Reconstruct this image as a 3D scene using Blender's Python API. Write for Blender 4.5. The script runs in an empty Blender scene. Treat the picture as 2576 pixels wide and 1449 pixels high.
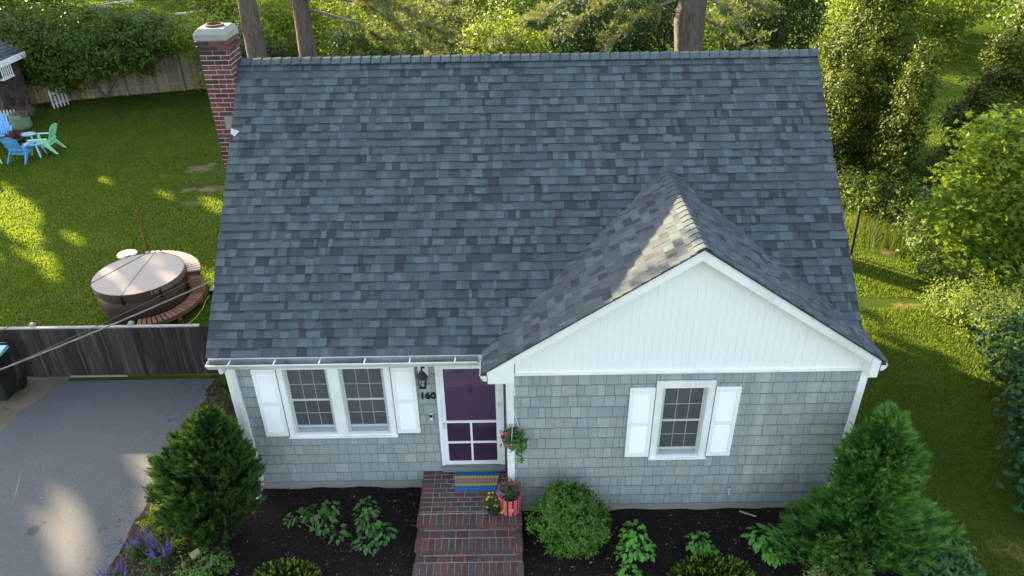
import bpy, math, random
import numpy as np
from mathutils import Vector, Matrix
random.seed(7); rng = np.random.default_rng(11)
R = math.radians
scn = bpy.context.scene
COL = scn.collection

# ------------------------------------------------------------------ camera
CAMP = np.array([0.7411, -8.552, 9.5466])
def cam_axes():
    y, p, r = -0.0007, 0.5440, -0.0158
    f = np.array([math.sin(y)*math.cos(p), math.cos(y)*math.cos(p), -math.sin(p)])
    ri = np.array([math.cos(y), -math.sin(y), 0.0]); up = np.cross(ri, f)
    return ri*math.cos(r)+up*math.sin(r), -ri*math.sin(r)+up*math.cos(r), f
CR, CU, CF = cam_axes()
cam = bpy.data.cameras.new('camera'); camo = bpy.data.objects.new('camera', cam); COL.objects.link(camo)
cam.sensor_width = 36; cam.lens = 1860.5/2576*36; cam.clip_end = 600; cam.clip_start = 0.1
camo.matrix_world = Matrix(((CR[0], CU[0], -CF[0], CAMP[0]), (CR[1], CU[1], -CF[1], CAMP[1]), (CR[2], CU[2], -CF[2], CAMP[2]), (0, 0, 0, 1)))
scn.camera = camo
# ------------------------------------------------------------------ sky, sun, exposure
SUN_EL = R(18.7); SUNV = Vector((-.75, .66, 0)).normalized()*math.cos(SUN_EL) + Vector((0, 0, math.sin(SUN_EL)))
SV = np.array(SUNV)
wd = bpy.data.worlds.new('World'); scn.world = wd; wd.use_nodes = True
nt = wd.node_tree; bg = nt.nodes['Background']
sky = nt.nodes.new('ShaderNodeTexSky'); sky.sky_type = 'NISHITA'; sky.sun_disc = False
sky.sun_elevation = SUN_EL; sky.sun_rotation = math.atan2(SUNV.x, SUNV.y) % (2*math.pi)
sky.dust_density = 2.0; sky.air_density = 1.0; sky.ozone_density = 1.0
hs = nt.nodes.new('ShaderNodeHueSaturation'); hs.inputs['Saturation'].default_value = .60; nt.links.new(sky.outputs[0], hs.inputs['Color']); nt.links.new(hs.outputs[0], bg.inputs[0]); bg.inputs[1].default_value = 0.115
sl = bpy.data.lights.new('sun', 'SUN'); sl.energy = 5.0; sl.angle = R(0.5); sl.color = (1.0, 0.76, 0.48)
so = bpy.data.objects.new('sun', sl); COL.objects.link(so); so.rotation_euler = SUNV.to_track_quat('Z', 'Y').to_euler(); so.location = (-20, 20, 20)
vs = scn.view_settings; vs.view_transform = 'Standard'; vs.look = 'None'; vs.gamma = 1; vs.use_curve_mapping = False
vs.exposure = 2.6
scn.render.engine = 'CYCLES'

# ------------------------------------------------------------------ materials
def nodes(name):
    m = bpy.data.materials.new(name); m.use_nodes = True
    t = m.node_tree; b = t.nodes['Principled BSDF']
    return m, t, b
def N(t, k, **kw):
    n = t.nodes.new(k)
    for a, v in kw.items():
        if a.startswith('i_'): n.inputs[int(a[2:])].default_value = v
        else: setattr(n, a, v)
    return n
def L(t, a, b): t.links.new(a, b)
def ramp(t, fac, stops):
    r = N(t, 'ShaderNodeValToRGB'); cr = r.color_ramp
    while len(cr.elements) < len(stops): cr.elements.new(.5)
    for e, (p, c) in zip(cr.elements, stops): e.position = p; e.color = (*c, 1) if len(c) == 3 else c
    L(t, fac, r.inputs[0]); return r.outputs[0]
def noise(t, vec, scale, detail=4, rough=.6, dist=0):
    n = N(t, 'ShaderNodeTexNoise'); n.inputs['Scale'].default_value = scale; n.inputs['Detail'].default_value = detail
    n.inputs['Roughness'].default_value = rough; n.inputs['Distortion'].default_value = dist
    if vec is not None: L(t, vec, n.inputs['Vector'])
    return n.outputs['Fac']
def pos(t, sc=None):
    g = N(t, 'ShaderNodeNewGeometry').outputs['Position']
    if sc:
        mp = N(t, 'ShaderNodeMapping'); mp.inputs['Scale'].default_value = sc; L(t, g, mp.inputs[0]); return mp.outputs[0]
    return g
def mix(t, fac, a, b, mode='MIX'):
    m = N(t, 'ShaderNodeMix', data_type='RGBA', blend_type=mode)
    if isinstance(fac, (int, float)): m.inputs[0].default_value = fac
    else: L(t, fac, m.inputs[0])
    for i, v in ((6, a), (7, b)):
        if isinstance(v, tuple): m.inputs[i].default_value = (*v, 1)
        else: L(t, v, m.inputs[i])
    return m.outputs[2]
def bump(t, b, h, s, d=.01):
    n = N(t, 'ShaderNodeBump'); n.inputs['Strength'].default_value = s; n.inputs['Distance'].default_value = d
    L(t, h, n.inputs['Height']); L(t, n.outputs[0], b.inputs['Normal'])
def sc3(c, k): return tuple(min(1, x*k) for x in c)

def simple(name, c, rough=.6, var=.25, scale=6, bmp=.0, metal=0, spec=.5, dirt=None, vec=None, fine=60):
    m, t, b = nodes(name); p = pos(t, vec)
    n1 = noise(t, p, scale, 5); n2 = noise(t, p, fine, 3)
    col = mix(t, n1, sc3(c, 1-var), sc3(c, 1+var)); col = mix(t, .25, col, mix(t, n2, sc3(c, .6), sc3(c, 1.35)))
    if dirt:
        dn = noise(t, p, scale*.35, 6, .7); f = ramp(t, dn, [(.45, (0, 0, 0)), (.75, (1, 1, 1))]); col = mix(t, f, col, dirt)
    L(t, col, b.inputs['Base Color']); b.inputs['Roughness'].default_value = rough; b.inputs['Metallic'].default_value = metal
    b.inputs['Specular IOR Level'].default_value = spec
    if bmp: bump(t, b, n2, bmp)
    return m
def granule(name, c):          # asphalt roof shingle: mineral granules and weathering
    m, t, b = nodes(name); p = pos(t)
    g = noise(t, p, 260, 2, .8); w = noise(t, p, 1.3, 5, .6); w2 = noise(t, p, 9, 4, .6)
    col = mix(t, ramp(t, g, [(.38, (0, 0, 0)), (.62, (1, 1, 1))]), sc3(c, .55), sc3(c, 1.5))
    col = mix(t, ramp(t, w, [(.35, (0, 0, 0)), (.7, (1, 1, 1))]), sc3(c, .86), col); 
    col = mix(t, .35, col, mix(t, w2, sc3(c, .7), sc3(c, 1.35)))
    L(t, col, b.inputs['Base Color']); b.inputs['Roughness'].default_value = .85; b.inputs['Specular IOR Level'].default_value = .25
    bump(t, b, g, .5, .004); return m
def woodgrain(name, c, c2, along=(14, 14, 1.2), rough=.8, knots=True, bmp=.4, streak=None):
    m, t, b = nodes(name); p = pos(t, along)
    g = noise(t, p, 3.0, 6, .65, 1.2); f = noise(t, p, 14, 4, .7); w = noise(t, pos(t), 1.1, 4)
    oi = N(t, 'ShaderNodeObjectInfo').outputs['Random']; isl = N(t, 'ShaderNodeNewGeometry').outputs['Random Per Island']
    col = mix(t, ramp(t, g, [(.3, (0, 0, 0)), (.7, (1, 1, 1))]), c, c2); col = mix(t, .35, col, mix(t, f, sc3(c, .5), sc3(c2, 1.3)))
    col = mix(t, isl, col, sc3(c, .8)) if False else col
    v = N(t, 'ShaderNodeMath', operation='MULTIPLY'); L(t, oi, v.inputs[0]); v.inputs[1].default_value = .45
    col = mix(t, v.outputs[0], col, sc3(c, .7))
    if streak:
        s = noise(t, pos(t, (9, 9, .35)), 1.6, 5, .7); col = mix(t, ramp(t, s, [(.52, (0, 0, 0)), (.72, (.8, .8, .8))]), col, streak)
    L(t, col, b.inputs['Base Color']); b.inputs['Roughness'].default_value = rough; b.inputs['Specular IOR Level'].default_value = .25
    bump(t, b, f, bmp, .004); return m
def cedar(name, c):            # weathered grey wall shingle, vertical grain, pale drips
    m, t, b = nodes(name); p = pos(t, (1, 1, .09))
    g = noise(t, p, 70, 4, .7); w = noise(t, pos(t), 1.2, 4, .6); s = noise(t, pos(t, (1, 1, .07)), 2.3, 5, .65)
    col = mix(t, g, sc3(c, .72), sc3(c, 1.22)); col = mix(t, ramp(t, w, [(.35, (0, 0, 0)), (.7, (.55, .55, .55))]), col, (c[0]*.8, c[1]*.93, c[2]*1.05))
    col = mix(t, ramp(t, s, [(.58, (0, 0, 0)), (.80, (.55, .55, .55))]), col, (.50, .55, .58))
    sep = N(t, 'ShaderNodeSeparateXYZ'); L(t, pos(t), sep.inputs[0])
    for (sx, sw, sf) in ((4.45, .16, .42), (4.12, .07, .3), (3.1, .10, .2), (2.0, .12, .16)):      # pale run-off streaks below the gable
        d = N(t, 'ShaderNodeMath', operation='SUBTRACT'); L(t, sep.outputs[0], d.inputs[0]); d.inputs[1].default_value = sx; ab = N(t, 'ShaderNodeMath', operation='ABSOLUTE'); L(t, d.outputs[0], ab.inputs[0])
        ad = N(t, 'ShaderNodeMath', operation='MULTIPLY_ADD'); L(t, s, ad.inputs[0]); ad.inputs[1].default_value = -.35; L(t, ab.outputs[0], ad.inputs[2])
        mr = N(t, 'ShaderNodeMapRange'); L(t, ad.outputs[0], mr.inputs[0]); mr.inputs[1].default_value = sw-.20; mr.inputs[2].default_value = -.20; mr.inputs[3].default_value = 0; mr.inputs[4].default_value = sf; col = mix(t, mr.outputs[0], col, (.50, .55, .57))
    low_tint = N(t, 'ShaderNodeMapRange'); L(t, sep.outputs[2], low_tint.inputs[0]); low_tint.inputs[1].default_value = 1.0; low_tint.inputs[2].default_value = .25; low_tint.inputs[3].default_value = 0; low_tint.inputs[4].default_value = .3
    col = mix(t, low_tint.outputs[0], col, (.21, .25, .26))  # bluish grey tint, stronger towards the wall foot
    L(t, col, b.inputs['Base Color']); b.inputs['Roughness'].default_value = .85; b.inputs['Specular IOR Level'].default_value = .2
    bump(t, b, g, .35, .004); return m
def leaf(name, c, c2, trans=.35, rough=.5, spec=.3, trc=None, dead=None):
    m = bpy.data.materials.new(name); m.use_nodes = True; t = m.node_tree; t.nodes.clear()
    out = N(t, 'ShaderNodeOutputMaterial'); g = N(t, 'ShaderNodeNewGeometry')
    isl = g.outputs['Random Per Island']; w = noise(t, g.outputs['Position'], 1.6, 3)
    wa = N(t, 'ShaderNodeMath', operation='MULTIPLY_ADD'); L(t, w, wa.inputs[0]); wa.inputs[1].default_value = 3.4; wa.inputs[2].default_value = -1.25
    w2 = N(t, 'ShaderNodeMath', operation='MULTIPLY_ADD'); L(t, isl, w2.inputs[0]); w2.inputs[1].default_value = .75; L(t, wa.outputs[0], w2.inputs[2])
    col = ramp(t, w2.outputs[0], [(.35, c), (1.0, c2)]) if False else mix(t, w2.outputs[0], c, c2)
    h = N(t, 'ShaderNodeMath', operation='MULTIPLY'); L(t, w2.outputs[0], h.inputs[0]); h.inputs[1].default_value = .62
    col = mix(t, h.outputs[0], c, c2)
    if dead:
        d = noise(t, g.outputs['Position'], 3.5, 3); col = mix(t, ramp(t, d, [(.62, (0, 0, 0)), (.72, (.8, .8, .8))]), col, dead)
    pr = N(t, 'ShaderNodeBsdfPrincipled'); L(t, col, pr.inputs['Base Color']); pr.inputs['Roughness'].default_value = rough; pr.inputs['Specular IOR Level'].default_value = spec
    tr = N(t, 'ShaderNodeBsdfTranslucent'); tc = trc or tuple(min(1, x*k) for x, k in zip(c2, (1.9, 1.7, .7)))
    L(t, mix(t, .5, col, tc), tr.inputs[0])
    ms = N(t, 'ShaderNodeMixShader'); ms.inputs[0].default_value = trans
    L(t, pr.outputs[0], ms.inputs[1]); L(t, tr.outputs[0], ms.inputs[2]); L(t, ms.outputs[0], out.inputs[0]); return m
def pane_mat(name, tint, op):
    m = bpy.data.materials.new(name); m.use_nodes = True; t = m.node_tree; t.nodes.clear()
    out = N(t, 'ShaderNodeOutputMaterial'); tr = N(t, 'ShaderNodeBsdfTransparent'); df = N(t, 'ShaderNodeBsdfDiffuse'); gl = N(t, 'ShaderNodeBsdfGlossy'); gl.inputs['Roughness'].default_value = .03
    df.inputs[0].default_value = (*tint, 1); m1 = N(t, 'ShaderNodeMixShader'); m1.inputs[0].default_value = op
    L(t, tr.outputs[0], m1.inputs[1]); L(t, df.outputs[0], m1.inputs[2])
    fr = N(t, 'ShaderNodeFresnel'); fr.inputs[0].default_value = 1.5; m2 = N(t, 'ShaderNodeMixShader'); L(t, fr.outputs[0], m2.inputs[0])
    L(t, m1.outputs[0], m2.inputs[1]); L(t, gl.outputs[0], m2.inputs[2]); L(t, m2.outputs[0], out.inputs[0]); return m

ROOF = [granule('roof_granules_%d' % i, c) for i, c in enumerate([(.067, .086, .095), (.059, .075, .083), (.085, .108, .118), (.043, .053, .061), (.062, .073, .085), (.035, .042, .050)])]
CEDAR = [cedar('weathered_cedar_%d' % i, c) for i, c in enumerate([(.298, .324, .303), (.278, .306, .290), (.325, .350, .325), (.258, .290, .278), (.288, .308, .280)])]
BRICKC = [simple('chimney_brick_%d' % i, sc3(c, .85), .85, .3, 14, .5, fine=90) for i, c in enumerate([(.130, .043, .040), (.105, .036, .036), (.085, .035, .037), (.040, .024, .027), (.150, .056, .050)])]
BRICKS = [simple('paver_brick_%d' % i, c, .75, .35, 9, .5, fine=80) for i, c in enumerate([(.098, .045, .039), (.078, .036, .033), (.094, .060, .052), (.062, .050, .048), (.112, .050, .040)])]
M = {}
M['white'] = simple('white_paint', (.84, .85, .83), .45, .04, 3, 0, dirt=(.60, .62, .58))
M['whitevinyl'] = simple('white_vinyl', (.85, .86, .84), .35, .03, 2, 0)
M['gutter'] = simple('gutter_enamel', (.74, .75, .74), .35, .06, 3, 0, dirt=(.50, .51, .48))
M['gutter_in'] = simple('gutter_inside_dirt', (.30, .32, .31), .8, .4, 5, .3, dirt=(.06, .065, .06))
M['mortar'] = simple('mortar', (.48, .36, .33), .9, .2, 20, .4)
M['mortar_s'] = simple('step_mortar', (.30, .275, .26), .9, .35, 6, .4, dirt=(.16, .14, .13))
M['cap'] = simple('chimney_cement', (.225, .23, .21), .85, .25, 7, .5, dirt=(.27, .29, .27))
M['flue'] = simple('clay_flue', (.10, .045, .035), .9, .4, 9, .4)
M['soot'] = simple('flue_soot', (.012, .010, .010), .95, .3, 9)
M['concrete'] = simple('foundation_concrete', (.30, .30, .26), .9, .18, 3, .4, dirt=(.22, .23, .21))
M['purple'] = simple('purple_door_paint', (.150, .058, .170), .7, .12, 3, 0)
M['black'] = simple('black_iron', (.012, .012, .014), .45, .3, 9, 0)
M['frame'] = simple('aluminium_window', (.50, .53, .54), .4, .08, 4, 0)
M['muntin'] = simple('window_muntin', (.30, .32, .33), .5, .08, 4, 0)
M['dark'] = simple('dark_interior', (.035, .036, .04), .9, .3, 2)
M['curtain'] = simple('curtain', (.34, .35, .34), .9, .2, 8)
M['pane'] = pane_mat('window_glass', (.16, .17, .178), .5)
M['drip'] = simple('drip_edge', (.02, .022, .025), .6, .2, 8)
M['metal'] = simple('flashing_metal', (.45, .47, .48), .45, .3, 8, .2, metal=.3)
M['sill'] = simple('grey_threshold', (.17, .19, .19), .7, .25, 8, .3)
M['asphalt'] = None
M['felt'] = simple('dark_joint', (.055, .06, .06), .9, .3)
M['butt'] = simple('shade_worn_butt', (.12, .135, .135), .9, .3, 12)
M['louver_back'] = simple('louver_shadow_gap', (.42, .44, .45), .7, .05)

# ------------------------------------------------------------------ geometry helpers
class MB:
    def __init__(s): s.v = []; s.f = []; s.m = []
    def add(s, vs, fs, mi=0):
        o = len(s.v); s.v += [tuple(map(float, v)) for v in vs]; s.f += [tuple(i+o for i in f) for f in fs]; s.m += [mi]*len(fs)
    def box(s, x0, x1, y0, y1, z0, z1, mi=0, bot=True):
        s.add([(x0,y0,z0),(x1,y0,z0),(x1,y1,z0),(x0,y1,z0),(x0,y0,z1),(x1,y0,z1),(x1,y1,z1),(x0,y1,z1)],
              [(0,3,2,1),(4,5,6,7),(0,1,5,4),(1,2,6,5),(2,3,7,6),(3,0,4,7)], mi)
    def bar(s, a, b, w, h, up=(0,0,1), mi=0):
        a = Vector(a); b = Vector(b); d = (b-a).normalized(); u = Vector(up); r = d.cross(u)
        if r.length < 1e-4: r = Vector((1,0,0))
        r.normalize(); u = r.cross(d).normalized(); r *= w/2; u *= h/2
        s.add([a-r-u,a+r-u,a+r+u,a-r+u,b-r-u,b+r-u,b+r+u,b-r+u], [(0,3,2,1),(4,5,6,7),(0,1,5,4),(1,2,6,5),(2,3,7,6),(3,0,4,7)], mi)
    def tube(s, pts, rad, n=8, mi=0, caps=True):
        pts = [Vector(p) for p in pts]; rad = rad if isinstance(rad, (list, tuple)) else [rad]*len(pts); rings = []
        ref = Vector((.31,.87,.4))
        for i, p in enumerate(pts):
            d = (pts[min(i+1, len(pts)-1)]-pts[max(i-1, 0)]).normalized(); a = d.cross(ref).normalized(); b = d.cross(a)
            rings.append([p+(a*math.cos(2*math.pi*k/n)+b*math.sin(2*math.pi*k/n))*rad[i] for k in range(n)])
        vs = [v for r in rings for v in r]; fs = []
        for i in range(len(rings)-1):
            for k in range(n): fs.append((i*n+k, i*n+(k+1)%n, (i+1)*n+(k+1)%n, (i+1)*n+k))
        if caps: fs += [tuple(range(n-1,-1,-1)), tuple(range((len(rings)-1)*n, len(rings)*n))]
        s.add(vs, fs, mi)
    def lathe(s, c, prof, n=24, mi=0, sx=1, sy=1, cap=True):
        vs = [(c[0]+r*sx*math.cos(2*math.pi*k/n), c[1]+r*sy*math.sin(2*math.pi*k/n), c[2]+z) for r, z in prof for k in range(n)]; fs = []
        for i in range(len(prof)-1):
            for k in range(n): fs.append((i*n+k, i*n+(k+1)%n, (i+1)*n+(k+1)%n, (i+1)*n+k))
        if cap: fs += [tuple(range(n-1,-1,-1)), tuple(range((len(prof)-1)*n, len(prof)*n))]
        s.add(vs, fs, mi)
    def prism(s, poly, d, mi=0):      # closed polygon of 3D points extruded by vector d
        n = len(poly); d = Vector(d); a = [Vector(p) for p in poly]; vs = a+[p+d for p in a]
        s.add(vs, [tuple(range(n-1,-1,-1)), tuple(range(n, 2*n))]+[(k,(k+1)%n,n+(k+1)%n,n+k) for k in range(n)], mi)
    def build(s, name, mats, parent=None, smooth=False, bevel=0):
        me = bpy.data.meshes.new(name); me.from_pydata(s.v, [], s.f); mats = mats if isinstance(mats, list) else [mats]
        for m in mats: me.materials.append(m)
        if len(mats) > 1: me.polygons.foreach_set('material_index', s.m)
        if smooth: me.polygons.foreach_set('use_smooth', [True]*len(s.f))
        me.update()
        o = link(bpy.data.objects.new(name, me), parent)
        if bevel:
            b = o.modifiers.new('bevel', 'BEVEL'); b.width = bevel; b.segments = 2; b.limit_method = 'ANGLE'
        return o
ORG = {}
def link(o, parent=None):
    COL.objects.link(o)
    if parent is not None:
        o.parent = parent
        if parent in ORG_SET: o.matrix_parent_inverse = Matrix.Translation(-Vector(ORG[parent.name]))
    return o
ORG_SET = set()
def thing(name, label, cat, loc=(0,0,0), group=None):      # Empty at the base of a thing; children are written in world coordinates
    o = bpy.data.objects.new(name, None); COL.objects.link(o); o.location = loc; o.empty_display_size = .2
    o['label'] = label; o['category'] = cat
    if group: o['group'] = group
    ORG[o.name] = tuple(loc); ORG_SET.add(o); return o
def tag(o, label, cat, group=None):
    o['label'] = label; o['category'] = cat
    if group: o['group'] = group
    return o
def struct(o): o['kind'] = 'structure'; return o
def stuff(o): o['kind'] = 'stuff'; return o
def copy_thing(root, loc, rotz=None, label=None, scale=None):
    r = root.copy(); COL.objects.link(r); r.location = loc
    if rotz is not None: r.rotation_euler = (0, 0, rotz)
    if scale is not None: r.scale = (scale,)*3 if isinstance(scale, (int, float)) else scale
    if label: r['label'] = label
    for ch in root.children:
        c = ch.copy(); COL.objects.link(c); c.parent = r; c.matrix_parent_inverse = ch.matrix_parent_inverse.copy()
        for g in ch.children:
            d = g.copy(); COL.objects.link(d); d.parent = c; d.matrix_parent_inverse = g.matrix_parent_inverse.copy()
    return r

# a piece = (shape, dims, matrix 4x4 np, material index); shape functions give local verts/faces
def shp_box(d):
    x, y, z = d
    return [(0,0,0),(x,0,0),(x,y,0),(0,y,0),(0,0,z),(x,0,z),(x,y,z),(0,y,z)], [(0,3,2,1),(4,5,6,7),(0,1,5,4),(1,2,6,5),(2,3,7,6),(3,0,4,7)]
def shp_wedge(d):   # shingle: x width, y length up the slope, z thickness at the butt, thin at the head
    x, y, z = d; h = .0015
    return [(0,0,0),(x,0,0),(x,y,0),(0,y,0),(0,0,z),(x,0,z),(x,y,h),(0,y,h)], [(4,5,6,7),(0,1,5,4),(1,2,6,5),(2,3,7,6),(3,0,4,7),(0,3,2,1)]
def shp_shake(d):   # wall shingle; butt edge coloured dark for course-line shade as well as weathering
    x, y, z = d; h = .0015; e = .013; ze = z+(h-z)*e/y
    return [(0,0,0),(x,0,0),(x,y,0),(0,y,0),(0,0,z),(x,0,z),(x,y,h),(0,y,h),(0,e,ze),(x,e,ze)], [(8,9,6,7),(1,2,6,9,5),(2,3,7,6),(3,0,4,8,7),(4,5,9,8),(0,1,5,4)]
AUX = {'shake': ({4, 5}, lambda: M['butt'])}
def shp_brick(d):   # box with a small chamfer all round
    x, y, z = d; c = .006
    v = []
    for zz, k in ((0, c), (c, 0), (z-c, 0), (z, c)): v += [(k,k,zz),(x-k,k,zz),(x-k,y-k,zz),(k,y-k,zz)]
    f = [(0,3,2,1),(12,13,14,15)]
    for i in range(3):
        for k in range(4): f.append((i*4+k, i*4+(k+1)%4, (i+1)*4+(k+1)%4, (i+1)*4+k))
    return v, f
SH = {'box': shp_box, 'wedge': shp_wedge, 'brick': shp_brick, 'shake': shp_shake}
def MT(o, ex, ey, ez):
    m = np.eye(4); m[:3,0] = ex; m[:3,1] = ey; m[:3,2] = ez; m[:3,3] = o; return m
_pc = {}
def pieces(name, items, mats, parent, limit=300, extra=None):
    """items: (shape, dims, matrix, material index, score). The best `limit` become objects sharing mesh data, the rest one stuff part."""
    items = sorted(items, key=lambda i: -i[4]); out = []
    for sh, d, mt, mi, s in items[:limit]:
        key = (name, sh, tuple(round(x, 4) for x in d), mats[mi].name)
        if key not in _pc:
            v, f = SH[sh](d); me = bpy.data.meshes.new(name); me.from_pydata(v, [], f); me.materials.append(mats[mi])
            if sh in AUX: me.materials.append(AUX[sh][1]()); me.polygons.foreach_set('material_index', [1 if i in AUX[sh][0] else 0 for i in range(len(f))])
            me.update(); _pc[key] = me
        o = bpy.data.objects.new(name, _pc[key]); link(o, parent); o.matrix_basis = Matrix(mt.tolist()); out.append(o)
    rest = items[limit:]
    if rest:
        V = []; F = []; MI = []; o = 0
        for sh, d, mt, mi, s in rest:
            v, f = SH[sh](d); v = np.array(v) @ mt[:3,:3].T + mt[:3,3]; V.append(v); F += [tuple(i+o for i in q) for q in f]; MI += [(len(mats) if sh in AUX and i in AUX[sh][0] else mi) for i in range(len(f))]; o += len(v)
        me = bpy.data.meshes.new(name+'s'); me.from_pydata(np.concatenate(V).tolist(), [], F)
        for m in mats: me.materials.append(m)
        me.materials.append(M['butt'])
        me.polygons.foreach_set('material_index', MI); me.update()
        stuff(link(bpy.data.objects.new(name+'s', me), parent))
    return out
def score(c, n, area=1):
    c = np.array(c); d = CAMP-c; r = np.linalg.norm(d); q = -d; z = q@CF; x = (q@CR)/z; y = (q@CU)/z
    s = area*max(.01, (d@np.array(n))/r)/r**2
    if abs(x) > .70 or abs(y) > .40: s *= .01
    return s

def holes(mb, x0, x1, z0, z1, y0, y1, hs, mi=0):     # wall slab in the xz plane with rectangular openings
    xs = sorted({x0, x1, *[h[0] for h in hs], *[h[1] for h in hs]}); zs = sorted({z0, z1, *[h[2] for h in hs], *[h[3] for h in hs]})
    for a, b in zip(xs[:-1], xs[1:]):
        run = None
        for c, d in zip(zs[:-1], zs[1:]):
            mx, mz = (a+b)/2, (c+d)/2
            if any(h[0] < mx < h[1] and h[2] < mz < h[3] for h in hs): continue
            mb.box(a, b, y0, y1, c, d, mi)

# ================================================================== HOUSE
house = thing('cottage', 'grey shingled cottage with slate blue roof, white front gable and purple front door', 'house', (1.0, 3.5, 0))
XL, XR, YR, ZR, YE, ZE = -3.7745, 5.9024, 4.1166, 6.4538, .2843, 3.0953
SM = (ZR-ZE)/(YR-YE)               # main roof slope
GXL, GXR, GXP, GZP, GYF = .3067, 5.985, 3.2125, 5.057, -.2134
SG = .668
YB = 7.42; ZB = ZR-(YB-YR)*SM       # rear eave
WL, WR, D, YBW = -3.70, 5.895, .60, 7.20
def zmain(y): return ZE+(y-YE)*SM
def zgab(x): return GZP-SG*abs(x-GXP)

# walls
mb = MB(); PW = (-2.83, -1.275, 1.31, 2.63)
wins_l = [(-2.833, -2.145, 1.305, 2.632), (-1.970, -1.275, 1.305, 2.632)]
door_h = (-.44, .50, .56, 2.62)
holes(mb, WL, .70, .20, 2.90, D, D+.12, wins_l+[door_h])
mb.box(WL, WL+.12, D+.12, YBW, .20, 3.02)
mb.box(WR-.12, WR, .12, YBW, .20, 3.02); mb.box(WL+.12, WR-.12, YBW-.12, YBW, .20, 3.02)
gw = (2.935, 3.60, 1.275, 2.64)
holes(mb, .64, WR, .20, 2.93, 0, .12, [gw])
mb.box(.64, .76, .12, D, .20, 2.93)
for x in (WL, WR-.12):       # side gable ends up to the ridge
    mb.prism([(x, D+.12, 3.02), (x, YBW, 3.02), (x, YR+.2, ZR-.22), (x, YR-.2, ZR-.22)], (.12, 0, 0))
wall = mb.build('wall', M['felt'], house)
mb = MB(); mb.prism([(.66, .03, 2.93), (5.87, .03, 2.93), (5.87, .03, 3.14), (GXP, .03, 4.88), (.66, .03, 3.14)], (0, .10, 0)); gable = mb.build('gable_wall', M['whitevinyl'], house)
mb = MB(); mb.box(WL+.02, .70, D+.02, D+.3, -.3, .20); mb.box(.66, WR-.02, .02, .30, -.3, .20); mb.box(WL+.02, WL+.3, D+.3, YBW, -.3, .2); mb.box(WR-.3, WR-.02, .3, YBW, -.3, .2); mb.box(WL+.3, WR-.3, YBW-.3, YBW-.02, -.3, .2); mb.box(.66,.9,.3,D+.3,-.3,.2)
mb.build('foundation', M['concrete'], house)

# wall shingles, piece by piece
items = []
def wall_shingles(x0, x1, ztop, zbot, y, hs, rows, seed):
    r = random.Random(seed); e = (ztop-zbot)/rows
    for k in range(rows):
        zb = zbot+k*e; x = x0-r.uniform(0, .1)
        while x < x1-.004:
            w = r.choice([.10,.12,.14,.16,.18,.20,.23]); a = max(x, x0); b = min(x+w, x1); x += w
            if b-a < .012: continue
            segs = [(a, b, zb, zb+e)]
            for h in hs:
                ns = []
                for (p, q, c, d) in segs:
                    if q <= h[0] or p >= h[1] or d <= h[2] or c >= h[3]: ns.append((p, q, c, d)); continue
                    if p < h[0]: ns.append((p, h[0], c, d)); p = h[0]
                    if q > h[1]: ns.append((h[1], q, c, d)); q = h[1]
                    if c < h[2]: ns.append((p, q, c, h[2]))
                    if d > h[3]: ns.append((p, q, h[3], d))
                segs = ns
            jz = r.uniform(-.005, .005)
            for (p, q, c, d) in segs:
                if q-p < .009 or d-c < .010: continue
                c2 = c+(jz if abs(c-zb) < 1e-6 else 0); th = .019+r.uniform(-.002, .004)
                n = np.array([0, -1, 0.])
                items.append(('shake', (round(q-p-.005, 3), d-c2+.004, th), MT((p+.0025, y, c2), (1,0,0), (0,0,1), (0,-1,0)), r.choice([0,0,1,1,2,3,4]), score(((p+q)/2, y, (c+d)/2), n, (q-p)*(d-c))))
HL = [(-2.93, -1.165, 1.245, 2.75), (-3.305, -2.93, 1.285, 2.64), (-1.165, -.795, 1.315, 2.64), (-.485, .585, .20, 2.75)]
wall_shingles(WL+.11, .64, 2.90, .2129, D, HL, 13, 3)
wall_shingles(.735, 5.80, 2.905, .2129, 0, [(2.83, 3.705, 1.24, 2.765), (2.455, 2.83, 1.29, 2.64), (3.705, 4.083, 1.29, 2.64)], 13, 5)
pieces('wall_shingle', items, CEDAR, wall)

# roof decks
TH = .03
mb = MB()
mb.prism([(XL, YE+.01, zmain(YE)-TH), (XL, YR, ZR-TH), (XL, YB, ZB-TH), (XL, YB, ZB-TH-.08), (XL, YR, ZR-TH-.16), (XL, YE+.06, zmain(YE)-TH-.03)], (XR-XL, 0, 0))
# gable deck
yv = 2.62
mb.prism([(GXL, GYF-.01, zgab(GXL)-.013), (GXP, GYF-.01, GZP-.013), (GXR, GYF-.01, zgab(GXR)-.013), (GXR, GYF-.01, zgab(GXR)-.030), (GXP, GYF-.01, GZP-.030), (GXL, GYF-.01, zgab(GXL)-.030)], (0, .05, 0))
def gdeck(side):
    xe = GXL if side < 0 else GXR; ze = zgab(xe); a = (YE+(ze-ZE)/SM)+.02
    y2 = YE+(GZP-ZE)/SM+.02
    v = [(xe, GYF+.07, ze-TH), (GXP, GYF+.07, GZP-TH), (GXP, y2, GZP-TH), (xe, a, ze-TH)]
    if side > 0: v = [v[0], v[3], v[2], v[1]]
    n = len(v); mb.add(v+[(p[0], p[1], p[2]-.04) for p in v], [tuple(range(n)), tuple(range(2*n-1, n-1, -1))]+[(k, n+k, n+(k+1)%n, (k+1)%n) for k in range(n)])
gdeck(-1); gdeck(1)
roof = mb.build('roof', M['drip'], house)

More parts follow.
